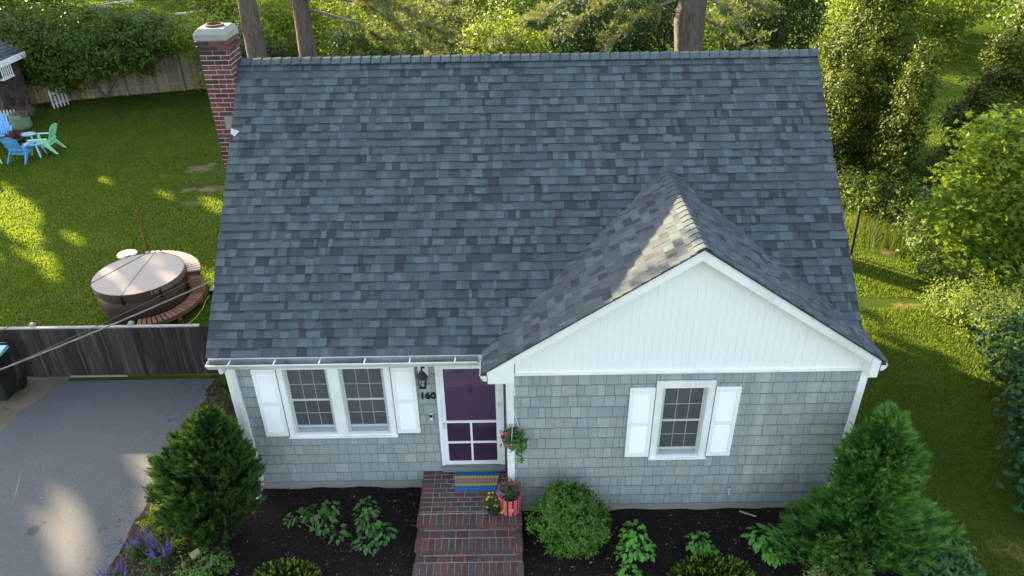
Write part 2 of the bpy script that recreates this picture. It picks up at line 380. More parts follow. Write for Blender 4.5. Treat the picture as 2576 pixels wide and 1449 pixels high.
# roof shingles
EX = .1435; items = []
nrm = np.array([0, -SM, 1.]); nrm /= np.linalg.norm(nrm); up = np.array([0, 1., SM]); up /= np.linalg.norm(up)
SL = math.hypot(YR-YE, ZR-ZE); nc = int(SL/EX)
r = random.Random(21)
def tone(r, prev):
    t = r.choices([0,1,2,3,4,5], [30,24,22,11,9,4])[0]
    return t if t != prev else r.choices([0,1,2,3,4,5], [30,24,22,11,9,4])[0]
XLs, XRs = XL-.025, XR+.025; bands_ = []
for k in range(nc+1):
    s0 = k*EX-.02; L_ = EX+.004 if k < nc else SL-k*EX
    x = XLs-r.uniform(0, .15); prev = -1; wav = r.uniform(0, 6.28)
    while x < XRs-.003:
        w = r.choice([.05,.07,.09,.11,.13,.15,.18,.21]); a = max(x, XLs); b = min(x+w, XRs); x += w
        if b-a < .02: continue
        t = tone(r, prev); prev = t; low = t in (3, 5, 1) and r.random() < .7
        th = .006 if low else .0125
        js = .003*math.sin(a*.9+wav)+r.uniform(-.001, .001)
        o = np.array([a, YE, ZE])+up*(s0+js)-nrm*(TH-.004)*0+nrm*(-.006)
        c = o+np.array([(b-a)/2, 0, 0])+up*EX/2
        hid = GXL < c[0] < GXR and zgab(c[0]) > c[2]+.12
        sc = score(c, nrm, (b-a)*EX)*(.001 if hid else 1)
        if hid and zgab(c[0]) > c[2]+.5: continue
        items.append(('wedge', (b-a-.0015, L_+.02, th+.008), MT(o, (1,0,0), up, nrm), t, sc))
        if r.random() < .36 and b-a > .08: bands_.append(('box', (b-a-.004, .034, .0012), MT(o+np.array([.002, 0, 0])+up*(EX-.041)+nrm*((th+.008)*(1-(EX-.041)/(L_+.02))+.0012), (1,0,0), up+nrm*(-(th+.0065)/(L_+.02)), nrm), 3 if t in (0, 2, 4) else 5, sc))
# rear slope, plain wide strips
nr2 = np.array([0, SM, 1.]); nr2 /= np.linalg.norm(nr2); up2 = np.array([0, -1., SM]); up2 /= np.linalg.norm(up2)
SLB = math.hypot(YB-YR, ZR-ZB)
for k in range(int(SLB/EX)+1):
    x = XLs
    while x < XRs-.01:
        w = r.choice([.3,.45,.6]); b = min(x+w, XRs); o = np.array([b, YB, ZB])+up2*(k*EX-.02)-nr2*.006
        items.append(('wedge', (b-x-.0015, min(EX, SLB-k*EX)+.02, .02), MT(o, (-1,0,0), up2, nr2), r.randrange(6), 0)); x += w
# small gable
GSL = (GXP-GXL)*math.sqrt(1+SG*SG)
for side in (-1, 1):
    xe = GXL if side < 0 else GXR; run = abs(GXP-xe); sl2 = run*math.sqrt(1+SG*SG); n2 = int(sl2/EX)
    u = np.array([-side*1., 0, SG]); u /= np.linalg.norm(u); nn = np.array([side*SG, 0, 1.]); nn /= np.linalg.norm(nn)
    for k in range(n2+1):
        s0 = k*EX-.02; ztop = zgab(xe)+(s0+EX)*u[2]; y1 = YE+(ztop-ZE)/SM+.05; y0 = GYF-.02; y = y0-r.uniform(0, .15); prev = -1
        while y < y1:
            w = r.choice([.05,.07,.09,.11,.13,.15,.18,.21]); a = max(y, y0); b = min(y+w, y1); y += w
            if b-a < .02: continue
            t = tone(r, prev); prev = t; th = .006 if t in (3,5,1) and r.random() < .7 else .0125
            ex = np.array([0, 1., 0]) if side > 0 else np.array([0, -1., 0]); oy = a if side > 0 else b
            o = np.array([xe, oy, zgab(xe)])+u*s0-nn*.006
            c = np.array([xe, (a+b)/2, zgab(xe)])+u*(s0+EX/2)
            items.append(('wedge', (b-a-.0015, (EX if k < n2 else sl2-k*EX)+.02, th+.008), MT(o, ex, u, nn), t, score(c, nn, (b-a)*EX)*.7))
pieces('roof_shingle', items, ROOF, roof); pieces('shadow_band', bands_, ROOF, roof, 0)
# ridge caps: each a bent shingle
def capshape(name, w, l, th, slope):
    me_v = []; segs = 6; a0 = math.atan(slope)
    for yy, hh in ((0, th), (l*.64, th*.4), (l, .002)):
        for i in range(segs+1):
            q = (i/segs*2-1); ang = q*a0; 
            xx = q*w*math.cos(a0*.8); zz = -abs(q)**1.35*w*math.sin(a0*.86)
            me_v.append((xx, yy, zz+hh))
    n = segs+1; fs = [(i, i+1, n+i+1, n+i) for i in range(segs)]+[(n+i, n+i+1, 2*n+i+1, 2*n+i) for i in range(segs)]
    base = [(v[0], v[1], v[2]-.012) for v in me_v[:n]]; o = len(me_v); me_v += base; fs += [(i+1, i, o+i, o+i+1) for i in range(segs)]
    return me_v, fs
capme = []
for i, mm in enumerate([ROOF[2], ROOF[2], ROOF[0], ROOF[2]]):
    v, f = capshape('ridge_cap', .15, .235, .024, SM); me = bpy.data.meshes.new('ridge_cap'); me.from_pydata(v, [], f); me.materials.append(mm); me.materials.append(ROOF[3]); me.polygons.foreach_set('material_index', [0]*6+[1]*6+[0]*(len(f)-12)); me.update(); capme.append(me)
n = int((XR-XL)/.167)
for i in range(n+1):
    o = bpy.data.objects.new('ridge_cap', random.choice(capme)); link(o, roof)
    zz = ZR+.012+random.uniform(-.003, .003)+.02*math.sin(i*.09)*0
    x = XR+.03-i*.167 if i < n else XL-.03+.167
    o.matrix_basis = Matrix(MT((x if x-.2 > XL-.05 else XL+.18, YR, zz), (0,1,0), (-1,0,0), (0,0,1)).tolist())
capg = []
for i, mm in enumerate([ROOF[0], ROOF[2], ROOF[0], ROOF[1]]):
    v, f = capshape('gable_ridge_cap', .14, .19, .017, SG*1.1); me = bpy.data.meshes.new('gable_ridge_cap'); me.from_pydata(v, [], f); me.materials.append(mm); me.materials.append(mm); me.polygons.foreach_set('material_index', [0]*6+[1]*6+[0]*(len(f)-12)); me.update(); capg.append(me)
yy = GYF-.03; 
while yy < YE+(GZP-ZE)/SM:
    o = bpy.data.objects.new('gable_ridge_cap', random.choice(capg)); link(o, roof); o.matrix_basis = Matrix(MT((GXP, yy, GZP+.010), (-1,0,0), (0,1,0), (0,0,1)).tolist()) if False else Matrix(MT((GXP, yy, GZP+.010), (1,0,0), (0,1,0), (0,0,1)).tolist()); yy += .143

# gable planks (vertical beadboard), each its own board
items = []; x = .76; pw = .1085
while x < 5.80:
    b = min(x+pw, 5.80); zt = lambda q: zgab(q)-.17
    t0, t1 = zt(x), zt(b)
    items.append((x, b, t0, t1)); x += pw
for (a, b, t0, t1) in items:
    mb = MB(); c = .005; mb.add([(a+c, -.006, 2.935), (b-c, -.006, 2.935), (b-c, -.006, t1), (a+c, -.006, t0), (a, .0, 2.935), (b, .0, 2.935), (b, .0, t1), (a, .0, t0), (a, .03, 2.935), (b, .03, 2.935), (b, .03, t1), (a, .03, t0)],
        [(0,1,2,3), (4,0,3,7), (1,5,6,2), (8,4,7,11), (5,9,10,6), (4,5,1,0)])
    if (a < GXP < b): mb.v[2] = (b-c, -.006, t1)
    mb.build('plank', M['whitevinyl'], gable)
mb = MB(); mb.box(.745, 5.80, -.045, 0, 2.905, 2.937); mb.build('gable_sill_trim', M['white'], house, bevel=.004)
# barge boards, eave returns, soffits
mb = MB()
for sgn, xe in ((-1, GXL+.05), (1, GXR-.05)):
    ze = zgab(xe)-.032; zp = GZP-.032
    mb.add([(xe, GYF+.02, ze), (GXP, GYF+.02, zp), (GXP, GYF+.02, zp-.17), (xe, GYF+.02, ze-.14), (xe, GYF+.055, ze), (GXP, GYF+.055, zp), (GXP, GYF+.055, zp-.17), (xe, GYF+.055, ze-.14)],
           [(0,3,2,1),(4,5,6,7),(0,1,5,4),(3,7,6,2),(0,4,7,3)] if sgn < 0 else [(0,1,2,3),(4,7,6,5),(0,4,5,1),(3,2,6,7),(0,3,7,4)])
mb.build('barge_board', M['white'], house)
mb = MB()          # boxed returns: triangular cheeks at both ends
mb.prism([(GXL+.06, GYF+.0, 2.90), (.745, GYF+.0, 2.90), (.745, GYF+.0, zgab(.745)-.06), (GXL+.06, GYF+.0, zgab(GXL+.06)-.05)], (0, .215, 0))
mb.build('eave_return', M['white'], house, bevel=.004)
mb = MB(); mb.prism([(5.80, GYF, 2.915), (GXR-.06, GYF, 2.915), (GXR-.06, GYF, zgab(GXR-.06)-.05), (5.80, GYF, zgab(5.80)-.06)], (0, .215, 0)); mb.build('eave_return', M['white'], house, bevel=.004)
mb = MB(); mb.add([(.745, GYF+.06, zgab(.745)-.18), (GXP, GYF+.06, GZP-.205), (5.8, GYF+.06, zgab(5.8)-.18), (.745, .01, zgab(.745)-.18), (GXP, .01, GZP-.205), (5.8, .01, zgab(5.8)-.18)], [(0,1,4,3),(1,2,5,4)]); mb.build('rake_soffit', M['white'], house)
mb = MB(); mb.box(XL+.02, .30, YE-.012, YE+.012, 3.055, 3.066); mb.build('drip_edge', M['gutter'], house)
mb = MB(); mb.box(XL+.04, .36, YE+.02, YE+.045, 2.92, 3.055); mb.box(WL, .64, YE+.045, D, 2.90, 2.92)
mb.box(GXL+.05, .64, .0, YE+.02, 2.90, 2.92); mb.box(WR, GXR-.05, .0, .45, 2.915, 2.935); mb.box(GXR-.06, GXR-.04, GYF+.215, .45, 2.935, zgab(GXR)-.03); mb.box(GXL+.05, GXL+.07, GYF+.215, YE+.1, 2.92, zgab(GXL)-.03)
mb.build('fascia_and_soffit', M['white'], house)
mb = MB()
for xx in (XL+.0, XR-.03):   # main rake boards
    for s in (1,):
        mb.prism([(xx, YE, ZE-.035), (xx, YR, ZR-.035), (xx, YB, ZB-.035), (xx, YB, ZB-.20), (xx, YR, ZR-.22), (xx, YE, ZE-.20)], (.03 if xx > 0 else -.004, 0, 0))
mb.build('rake_board', M['white'], house)
# corner boards
mb = MB(); mb.box(WL-.02, WL+.10, D-.03, D, .21, 2.90); mb.box(WL-.02, WL, D, D+.1, .21, 2.90); mb.build('corner_board', M['white'], house, bevel=.003)
mb = MB(); mb.box(.622, .735, -.03, 0, .21, 2.90); mb.box(.622, .64, 0, .10, .21, 2.90); mb.build('corner_board', M['white'], house, bevel=.003)
mb = MB(); mb.box(5.80, WR+.015, -.03, 0, .21, 2.915); mb.box(WR, WR+.015, 0, .10, .21, 2.915); mb.build('corner_board', M['white'], house, bevel=.003)
# return wall shingles beside the door (side wall x=.64)
it2 = []; rr = random.Random(4)
for k in range(13):
    e = (2.9-.2129)/13; y = .10
    while y < D-.01:
        w = rr.choice([.12,.16,.2]); b = min(y+w, D); 
        it2.append(('wedge', (b-y-.004, e+.004, .018), MT((.64, b-.002, .2129+k*e), (0,-1,0), (0,0,1), (-1,0,0)), rr.randrange(5), 1)); y += w
pieces('side_shingle', it2, CEDAR, wall)

# gutters: K profile swept, with brackets
def gutter(name, A, B, out, ztop, endA=True, endB=True, nb=6, w=.115, h=.10):
    A = Vector(A); B = Vector(B); out = Vector(out); d = (B-A)
    prof = [(0, 0), (0, -h), (w*.62, -h), (w*.72, -h*.72), (w*.95, -h*.3), (w, -.012), (w, 0), (w-.012, 0), (w-.012, -.01), (w*.9, -h*.3), (w*.62, -h*.70), (w*.55, -h+.008), (.006, -h+.008), (.006, 0)]
    g = MB(); n = len(prof)
    va = [A+out*p+Vector((0, 0, ztop-A.z+q)) for p, q in prof]; vb = [v+d for v in va]
    g.add(va+vb, [(k, (k+1)%n, n+(k+1)%n, n+k) for k in range(n)] + [tuple(range(n)), tuple(range(2*n-1, n-1, -1))])
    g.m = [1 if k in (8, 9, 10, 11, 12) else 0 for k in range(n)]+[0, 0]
    for P, en in ((A, endA), (B, endB)):
        if en:
            pr = prof[:7]; poly = [P+out*p+Vector((0, 0, ztop-P.z+q)) for p, q in pr]; g.prism(poly, d.normalized()*.004*(1 if P is A else -1), 0)
    go = g.build(name, [M['gutter'], M['gutter_in']], house)
    for i in range(nb):
        P = A+d*((i+.5)/nb if nb > 1 else .5); bb = MB(); q = P+Vector((0, 0, ztop-P.z+.0025)); bb.bar(q+out*.004, q+out*(w-.003), .022, .004); bb.build('bracket', M['gutter'], go)
    return go
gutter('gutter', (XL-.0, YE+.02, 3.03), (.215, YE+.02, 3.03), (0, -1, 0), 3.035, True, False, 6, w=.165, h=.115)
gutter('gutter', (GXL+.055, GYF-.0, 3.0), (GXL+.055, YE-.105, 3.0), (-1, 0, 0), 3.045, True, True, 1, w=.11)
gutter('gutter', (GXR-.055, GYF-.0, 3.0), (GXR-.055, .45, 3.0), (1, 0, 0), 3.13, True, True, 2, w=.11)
mb = MB(); mb.box(GXL-.055, GXL+.05, YE-.10, YE+.12, 2.945, 2.955); mb.build('gutter_corner', M['gutter_in'], house)
# downspout at the left corner
mb = MB(); mb.tube([(-3.60, .22, 2.95), (-3.60, .22, 2.86), (-3.575, .50, 2.78), (-3.575, .545, 2.70)], .035, 10); mb.bar((-3.575, .552, 2.72), (-3.575, .552, .30), .075, .055, up=(0,1,0)); mb.bar((-3.575, .552, .30), (-3.60, .30, .10), .075, .055, up=(0,0,1)); mb.build('downspout', M['gutter'], house, bevel=.006)

# windows
def window(x0, x1, z0, z1, yw, cols=3):
    w = MB(); f = .028; yo = yw+.035
    w.box(x0, x1, yo-.03, yo+.06, z1-f, z1); w.box(x0, x1, yo-.03, yo+.06, z0, z0+f); w.box(x0, x0+f, yo-.03, yo+.06, z0+f, z1-f); w.box(x1-f, x1, yo-.03, yo+.06, z0+f, z1-f)
    wo = w.build('window', M['frame'], house)
    zm = z0+(z1-z0)*.515; zb = z0+.135
    a, b = x0+f, x1-f
    s = MB(); s.box(a, b, yo-.008, yo+.012, zm-.018, zm+.014); s.box(a, b, yo-.004, yo+.014, z1-f-.022, z1-f); s.box(a, a+.022, yo-.004, yo+.014, z0+f, z1-f-.022); s.box(b-.022, b, yo-.004, yo+.014, z0+f, z1-f-.022); s.box(a+.022, b-.022, yo-.006, yo+.014, zb-.02, zb+.018)
    s.build('sash', M['frame'], wo)
    s = MB(); s.box(a+.022, b-.022, yo+.03, yo+.05, z0+f, zb-.02); s.build('storm_rail', M['muntin'], wo)
    ys = yo+.004; th = .006
    mu = MB()
    aa, bb = a+.022, b-.022
    for (c, d) in ((zb+.018, zm-.018), (zm+.014, z1-f-.022)):
        for i in range(1, cols): xx = aa+(bb-aa)*i/cols; mu.box(xx-.0055, xx+.0055, ys-th, ys+th, c, d)
        zz = (c+d)/2
        for i in range(cols):
            xa = aa+(bb-aa)*i/cols+(.007 if i else 0); xb = aa+(bb-aa)*(i+1)/cols-(.007 if i < cols-1 else 0); mu.box(xa, xb, ys-th, ys+th, zz-.0055, zz+.0055)
            for (e, g_) in ((c, zz-.007), (zz+.007, d)):
                p = MB(); p.box(xa, xb, ys+.0, ys+.003, e, g_); p.build('pane', M['pane'], wo)
    mu.build('muntin', M['muntin'], wo)
    s = MB(); s.box(a, b, yo+.12, yo+.15, zm+.09, zm+.13); s.box(a, b, yo+.12, yo+.15, z1-.12, z1-.02); s.build('inner_sash', M['white'], wo)
    # interior: dark room with a drawn curtain
    c = MB(); n = 26
    for i in range(n):
        u0 = x0-.1+(x1-x0+.2)*i/n; u1 = x0-.1+(x1-x0+.2)*(i+1)/n; g0 = yo+.24+.02*math.sin(i*1.3); g1 = yo+.24+.02*math.sin((i+1)*1.3)
        c.add([(u0, g0, z0-.05), (u1, g1, z0-.05), (u1, g1, z1+.05), (u0, g0, z1+.05)], [(0,1,2,3)])
    c.build('curtain', M['curtain'], wo)
    return wo
for h in wins_l: window(h[0], h[1], h[2], h[3], D-.02)
window(gw[0], gw[1], gw[2], gw[3], -.02)
mb = MB(); mb.box(WL+.2, WR-.2, D+.75, D+.78, .25, 3.0); mb.box(WL+.2, WR-.2, D+.12, D+.78, .24, .25); mb.build('interior_partition', M['dark'], house)
def casing(x0, x1, z0, z1, inner, yw):
    w = MB(); y0, y1 = yw-.045, yw+.012
    xs = [x0]+[v for h in inner for v in (h[0], h[1])]+[x1]
    w.box(x0, x1, y0, y1, inner[0][3], z1); w.box(x0, x1, y0, y1, z0+.03, inner[0][2])
    for i in range(0, len(xs), 2): w.box(xs[i], xs[i+1], y0, y1, inner[0][2], inner[0][3])
    w.box(x0-.015, x1+.015, y0-.03, y1, z0, z0+.03)
    for h in inner:            # inner bead
        for a, b, c, d in ((h[0]-.012, h[0], h[2], h[3]), (h[1], h[1]+.012, h[2], h[3])): w.box(a, b, y0-.010, y0, c, d)
    w.box(x0+.002, x1-.002, y0-.014, y0, z1-.022, z1-.002)
    w.box(x0, x0+.014, y0-.010, y0, z0+.03, z1-.022); w.box(x1-.014, x1, y0-.010, y0, z0+.03, z1-.022)
    return w.build('window_casing', M['white'], house, bevel=.003)
casing(-2.92, -1.175, 1.24, 2.74, wins_l, D)
casing(2.835, 3.70, 1.235, 2.762, [gw], 0)
# shutters
def shutter(x0, x1, z0, z1, yw):
    s = MB(); y0, y1 = yw-.052, yw-.018; st = .062*(x1-x0)/.4
    zm = z0+(z1-z0)*.495; z_ = [z0, z0+.085, zm-.04, zm+.04, z1-.09, z1]
    s.box(x0, x0+st, y0, y1, z0, z1); s.box(x1-st, x1, y0, y1, z0, z1)
    for a, b in ((z_[0], z_[1]), (z_[2], z_[3]), (z_[4], z_[5])): s.box(x0+st, x1-st, y0, y1, a, b)
    so_ = s.build('shutter', M['whitevinyl'], house, bevel=.003)
    s = MB(); s.box(x0+st, x1-st, y1-.008, y1, z_[1], z_[2]); s.box(x0+st, x1-st, y1-.008, y1, z_[3], z_[4]); s.build('backing', M['louver_back'], so_)
    l = MB()
    for a, b in ((z_[1], z_[2]), (z_[3], z_[4])):
        n = int((b-a)/.040)
        for i in range(n):
            zc = a+(i+.5)*(b-a)/n; l.add([(x0+st, y0+.003, zc-.018), (x1-st, y0+.003, zc-.018), (x1-st, y1-.012, zc+.008), (x0+st, y1-.012, zc+.008), (x0+st, y1-.012, zc-.018), (x1-st, y1-.012, zc-.018)], [(0,1,2,3), (4,5,1,0)])
    stuff(l.build('louvers', M['whitevinyl'], so_))
    for xx in (x0+.03, x1-.03):
        for zz in (z0+.13, z1-.05): q = MB(); q.lathe((xx, y0-.003, zz), [(.0001, -.007), (.007, -.006), (.007, .006), (.0001, .007)], 8); q.build('screw', M['frame'], so_)
shutter(-3.31, -2.937, 1.28, 2.645, D); shutter(-1.163, -.79, 1.31, 2.645, D)
shutter(2.450, 2.822, 1.285, 2.645, 0); shutter(3.716, 4.088, 1.285, 2.645, 0)

# door
mb = MB(); yt = D-.045
mb.box(-.482, -.425, yt, D, .57, 2.66); mb.box(.505, .575, yt, D, .57, 2.66); mb.box(-.482, .575, yt-.004, D, 2.66, 2.72); mb.build('door_casing', M['white'], house, bevel=.004)
mb = MB(); mb.box(-.485, .578, yt-.06, D+.08, .50, .56); mb.box(-.485, .578, yt-.02, D+.02, .43, .50); mb.build('threshold', M['sill'], house, bevel=.004)
mb = MB(); ys = yt+.012; z0, z1 = .575, 2.645
for a, b, c, d in ((-.425, -.358, z0, z1), (.447, .505, z0, z1), (-.358, .447, 2.585, z1), (-.358, .447, z0, .652), (-.358, .447, 1.492, 1.532), (-.358, .447, 1.052, 1.088), (.018, .052, .652, 1.052), (.018, .052, 1.088, 1.492)): mb.box(a, b, ys, ys+.028, c, d)
storm = mb.build('storm_door', M['white'], house, bevel=.003)
mb = MB()
for zz in (1.27, 1.83, .95): mb.box(.49, .515, ys-.012, ys, zz, zz+.07)
mb.build('hinge', M['frame'], storm)
mb = MB(); mb.box(-.405, -.385, ys-.03, ys, 1.40, 1.52); mb.build('latch', M['frame'], storm)
mb = MB()
for a, b, c, d in ((-.358, .447, 1.532, 2.585), (-.358, .018, 1.088, 1.492), (.052, .447, 1.088, 1.492), (-.358, .018, .652, 1.052), (.052, .447, .652, 1.052)): mb.box(a, b, ys+.014, ys+.017, c, d)
mb.build('screen_panel', pane_mat('storm_glass', (.13, .065, .15), .35), storm)
mb = MB(); yd = D+.04; mb.box(-.43, .50, yd, yd+.04, .565, 2.62)
def recess(a, b, c, d):
    mb.box(a, b, yd-.006, yd, c, d)
for a, b in ((-.33, .0), (.08, .42)):
    for c, d in ((.72, 1.25), (1.45, 2.02), (2.14, 2.44)): recess(a, b, c, d)
door = mb.build('front_door', M['purple'], house, bevel=.005)
mb = MB(); mb.prism([(.048+x, yd-.03, 2.15+z) for x, z in ((-.05, .075), (-.02, .07), (0, .085), (.02, .07), (.05, .075), (.055, .0), (.035, -.06), (0, -.085), (-.035, -.06), (-.055, 0))], (0, .02, 0)); mb.tube([(.025, yd-.045, 2.15), (.02, yd-.05, 2.10), (.048, yd-.052, 2.085), (.078, yd-.05, 2.10), (.072, yd-.045, 2.15)], .006, 6); mb.build('door_knocker', M['black'], door)
mb = MB(); mb.box(-.21, -.01, yd-.012, yd-.006, 2.47, 2.55); mb.build('door_vent', M['black'], door)
mb = MB(); mb.tube([(-.335, yd, 1.60), (-.335, yd-.05, 1.60), (-.33, yd-.06, 1.60)], [.014, .014, .026], 8); mb.box(-.352, -.318, yd-.008, yd, 1.50, 1.66); mb.build('door_handle', M['black'], door)
# lantern
mb = MB(); mb.prism([(-.66+x, D-.018, 2.54+z) for x, z in ((-.08, .08), (-.06, .11), (.06, .11), (.08, .08), (.08, -.08), (.06, -.11), (-.06, -.11), (-.08, -.08))], (0, -.02, 0)); plate = mb.build('lamp_plate', M['white'], house)
mb = MB(); yl = D-.17
mb.tube([(-.66, D-.05, 2.46), (-.66, D-.10, 2.55), (-.66, D-.17, 2.56), (-.66, yl, 2.50)], .013, 8); mb.lathe((-.66, D-.045, 2.46), [(.001, -.05), (.035, -.04), (.035, .04), (.001, .05)], 10, sy=.4)
mb.lathe((-.66, yl, 2.34), [(.105, -.01), (.10, .02), (.05, .10), (.02, .13), (.012, .17)], 4)
for sx in (-1, 1):
    for sy in (-1, 1): mb.bar((-.66+sx*.062, yl+sy*.062, 2.34), (-.66+sx*.05, yl+sy*.05, 2.14), .010, .010)
mb.box(-.72, -.60, yl-.06, yl+.06, 2.125, 2.14); mb.box(-.705, -.615, yl-.045, yl+.045, 2.11, 2.125)
for zz in (2.24,):
    for a, b in (((-.72, yl-.055, zz), (-.60, yl-.055, zz)), ((-.715, yl-.055, zz), (-.715, yl+.055, zz))): mb.bar(a, b, .006, .006)
mb.v = [(-.66+(a+.66)*.9, b_, 2.56+(c-2.35)*.88) for a, b_, c in mb.v]; lant = mb.build('porch_lantern', M['black'], house)
mb = MB(); mb.lathe((-.66, yl, 2.375), [(.044, 0), (.056, .17)], 4); mb.build('lantern_glass', pane_mat('lantern_glass', (.5, .5, .46), .35), lant)
mb = MB(); mb.lathe((-.66, yl, 2.38), [(.012, 0), (.018, .05), (.01, .1)], 8); mb.build('bulb', M['white'], lant)
# house number 160
for ch, x in (('1', -.705), ('6', -.622), ('0', -.535)):
    cu = bpy.data.curves.new('numeral', 'FONT'); cu.body = ch; cu.size = .175; cu.extrude = .006; cu.offset = .0045; cu.align_x = 'CENTER'
    to = bpy.data.objects.new('tmp', cu); COL.objects.link(to); dg = bpy.context.evaluated_depsgraph_get(); me = bpy.data.meshes.new_from_object(to.evaluated_get(dg)); bpy.data.objects.remove(to)
    me.materials.clear(); me.materials.append(M['black']); o = bpy.data.objects.new('house_number', me); link(o, house); o.matrix_basis = Matrix(MT((x, D-.03, 2.005), (1,0,0), (0,0,1), (0,-1,0)).tolist())
mb = MB(); mb.box(-.628, -.572, D-.045, D-.012, 1.55, 1.69); bell = mb.build('doorbell', M['frame'], house, bevel=.008)
mb = MB(); mb.box(-.622, -.578, D-.05, D-.045, 1.63, 1.685); mb.build('bell_camera', M['black'], bell)
mb = MB(); mb.lathe((-.60, D-.049, 1.59), [(.0001, -.014), (.010, -.010), (.014, 0), (.010, .010), (.0001, .014)], 10, sy=.5); mb.build('bell_button', M['white'], bell)
# spigot on gable wall
mb = MB(); mb.tube([(4.18, 0, .52), (4.18, -.07, .52), (4.18, -.10, .48)], .012, 6); mb.tube([(4.15, -.06, .56), (4.21, -.06, .56)], .012, 6); mb.build('spigot', M['metal'], house)

# chimney
CX0, CX1, CY0, CY1 = -4.292, -3.804, 3.717, 4.30
chim = None
mb = MB(); mb.box(CX0+.008, CX1-.008, CY0+.008, CY1-.008, -.1, 6.86)
chim = mb.build('chimney', M['mortar'], house)
items = []; rr = random.Random(9); CH = .0775; ztop = 6.86; k = 0; z = ztop-CH
bl, bd = .228, .10
while z > -.05:
    grow = 0.028 if k in (0, 1) else 0
    x0, x1, y0, y1 = CX0-grow, CX1+grow, CY0-grow, CY1+grow; off = (bl/2 if k % 2 else 0)
    sooty = k < 5
    def tonec(): 
        if sooty and rr.random() < .55: return 3
        return rr.choices([0,1,2,3,4], [36,30,14,10,10])[0]
    h = CH-.012
    def run(p0, p1, fn, n):
        p = p0-off
        while p < p1-.01:
            a = max(p, p0); b = min(p+bl, p1); p += bl
            if b-a < .03: continue
            fn(a+(.006 if a > p0 else 0), b-(.006 if b < p1 else 0))
    jit = lambda: rr.uniform(-.0015, .0025)
    run(x0, x1, lambda a, b: items.append(('brick', (b-a, bd+.0, h), MT((a, y0-jit(), z), (1,0,0), (0,1,0), (0,0,1)), tonec(), score(((a+b)/2, y0, z), (0,-1,0), (b-a)*h))), 0)
    run(y0+bd+.01, y1, lambda a, b: items.append(('brick', (b-a, bd, h), MT((x1+jit(), a, z), (0,1,0), (-1,0,0), (0,0,1)), tonec(), score((x1, (a+b)/2, z), (1,0,0), (b-a)*h))), 0)
    run(y0+bd+.01, y1, lambda a, b: items.append(('brick', (b-a, bd, h), MT((x0-jit(), b, z), (0,-1,0), (1,0,0), (0,0,1)), tonec(), 0)), 0)
    run(x0+bd+.01, x1-bd-.01, lambda a, b: items.append(('brick', (b-a, bd, h), MT((b, y1+jit(), z), (-1,0,0), (0,-1,0), (0,0,1)), tonec(), 0)), 0)
    z -= CH; k += 1
pieces('brick', items, BRICKC, chim)
cx, cy = (CX0+CX1)/2, (CY0+CY1)/2; hw, hd = (CX1-CX0)/2+.022, (CY1-CY0)/2+.022
mb = MB(); mb.add([(cx-hw, cy-hd, 6.86), (cx+hw, cy-hd, 6.86), (cx+hw, cy+hd, 6.86), (cx-hw, cy+hd, 6.86), (cx-hw, cy-hd, 6.955), (cx+hw, cy-hd, 6.955), (cx+hw, cy+hd, 6.955), (cx-hw, cy+hd, 6.955),
    (cx-hw+.055, cy-hd+.09, 7.03), (cx+hw-.055, cy-hd+.09, 7.03), (cx+hw-.055, cy+hd-.09, 7.03), (cx-hw+.055, cy+hd-.09, 7.03)], [(0,3,2,1),(0,1,5,4),(1,2,6,5),(2,3,7,6),(3,0,4,7),(4,5,9,8),(5,6,10,9),(6,7,11,10),(7,4,8,11),(8,9,10,11)])
mb.build('chimney_cap', M['cap'], chim, bevel=.008)
mb = MB(); mb.lathe((cx, cy, 7.03), [(.155, -.02), (.15, .03), (.12, .035), (.118, .004)], 20, cap=False); mb.build('flue', M['flue'], chim)
mb = MB(); mb.lathe((cx, cy, 7.034), [(.119, 0), (.05, .001), (.001, .001)], 20, cap=False); mb.build('flue_opening', M['soot'], chim)
mb = MB(); mb.box(CX1+.004, CX1+.010, CY0-.01, CY0+.12, 5.43, 5.62); mb.build('flashing', M['metal'], chim)
mb = MB(); mb.prism([(XL-.02, 3.05, zmain(3.05)+.022), (XL-.02, 3.12, zmain(3.12)+.022), (XL+.12, 3.08, zmain(3.08)+.02), (XL+.05, 3.01, zmain(3.01)+.02)], (0, 0, .004)); mb.build('flashing', M['metal'], chim)
mb = MB(); mb.box(CX0+.19, CX1+.006, CY0-.012, CY0-.004, 5.40, 5.60); mb.build('cement_patch', M['cap'], chim)

# ================================================================== BRICK STEPS
steps = thing('brick_steps', 'dark red brick stoop with three steps and pale mortar joints before the purple door', 'steps', (0, -.3, 0))
SX0, SX1 = -.805, .835
mb = MB(); m_ = .012
mb.box(SX0+m_, SX1-m_, -.555, .585, -.1, .416); mb.box(SX0-.006+m_, SX1+.006-m_, -.925, -.555, -.1, .276); mb.box(SX0-.01+m_, SX1+.01-m_, -1.265, -.925, -.1, .136)
core = mb.build('step_core', M['mortar_s'], steps)
items = []; rr = random.Random(31)
bt = lambda: rr.choices([0,1,2,3,4], [28,26,18,16,12])[0]
def sb(x0, x1, y0, y1, z0, z1, n=(0,0,1)):
    a = rr.uniform(-.0015, .003); mt = MT((x0, y0, z0+a), (1,0,0), (0,1,0), (0,0,1)); items.append(('brick', (x1-x0, y1-y0, z1-z0), mt, bt(), score(((x0+x1)/2, (y0+y1)/2, z1), n, max((x1-x0)*(y1-y0), .01))))
g = .010
y = .585; row = 0
while y > -.345:
    y0 = max(y-.1, -.355); x = SX0
    cuts = [SX0, SX0+.205] + [SX0+.205+.205*(i+(.5 if row % 2 else 0)) for i in range(1 if row % 2 == 0 else 0, 9)] + [SX1]
    cuts = sorted({round(c, 4) for c in cuts if c <= SX1})
    for a, b in zip(cuts[:-1], cuts[1:]):
        if b-a > .03: sb(a, b-g, y0+g, y, .36, .422)
    y -= .1; row += 1
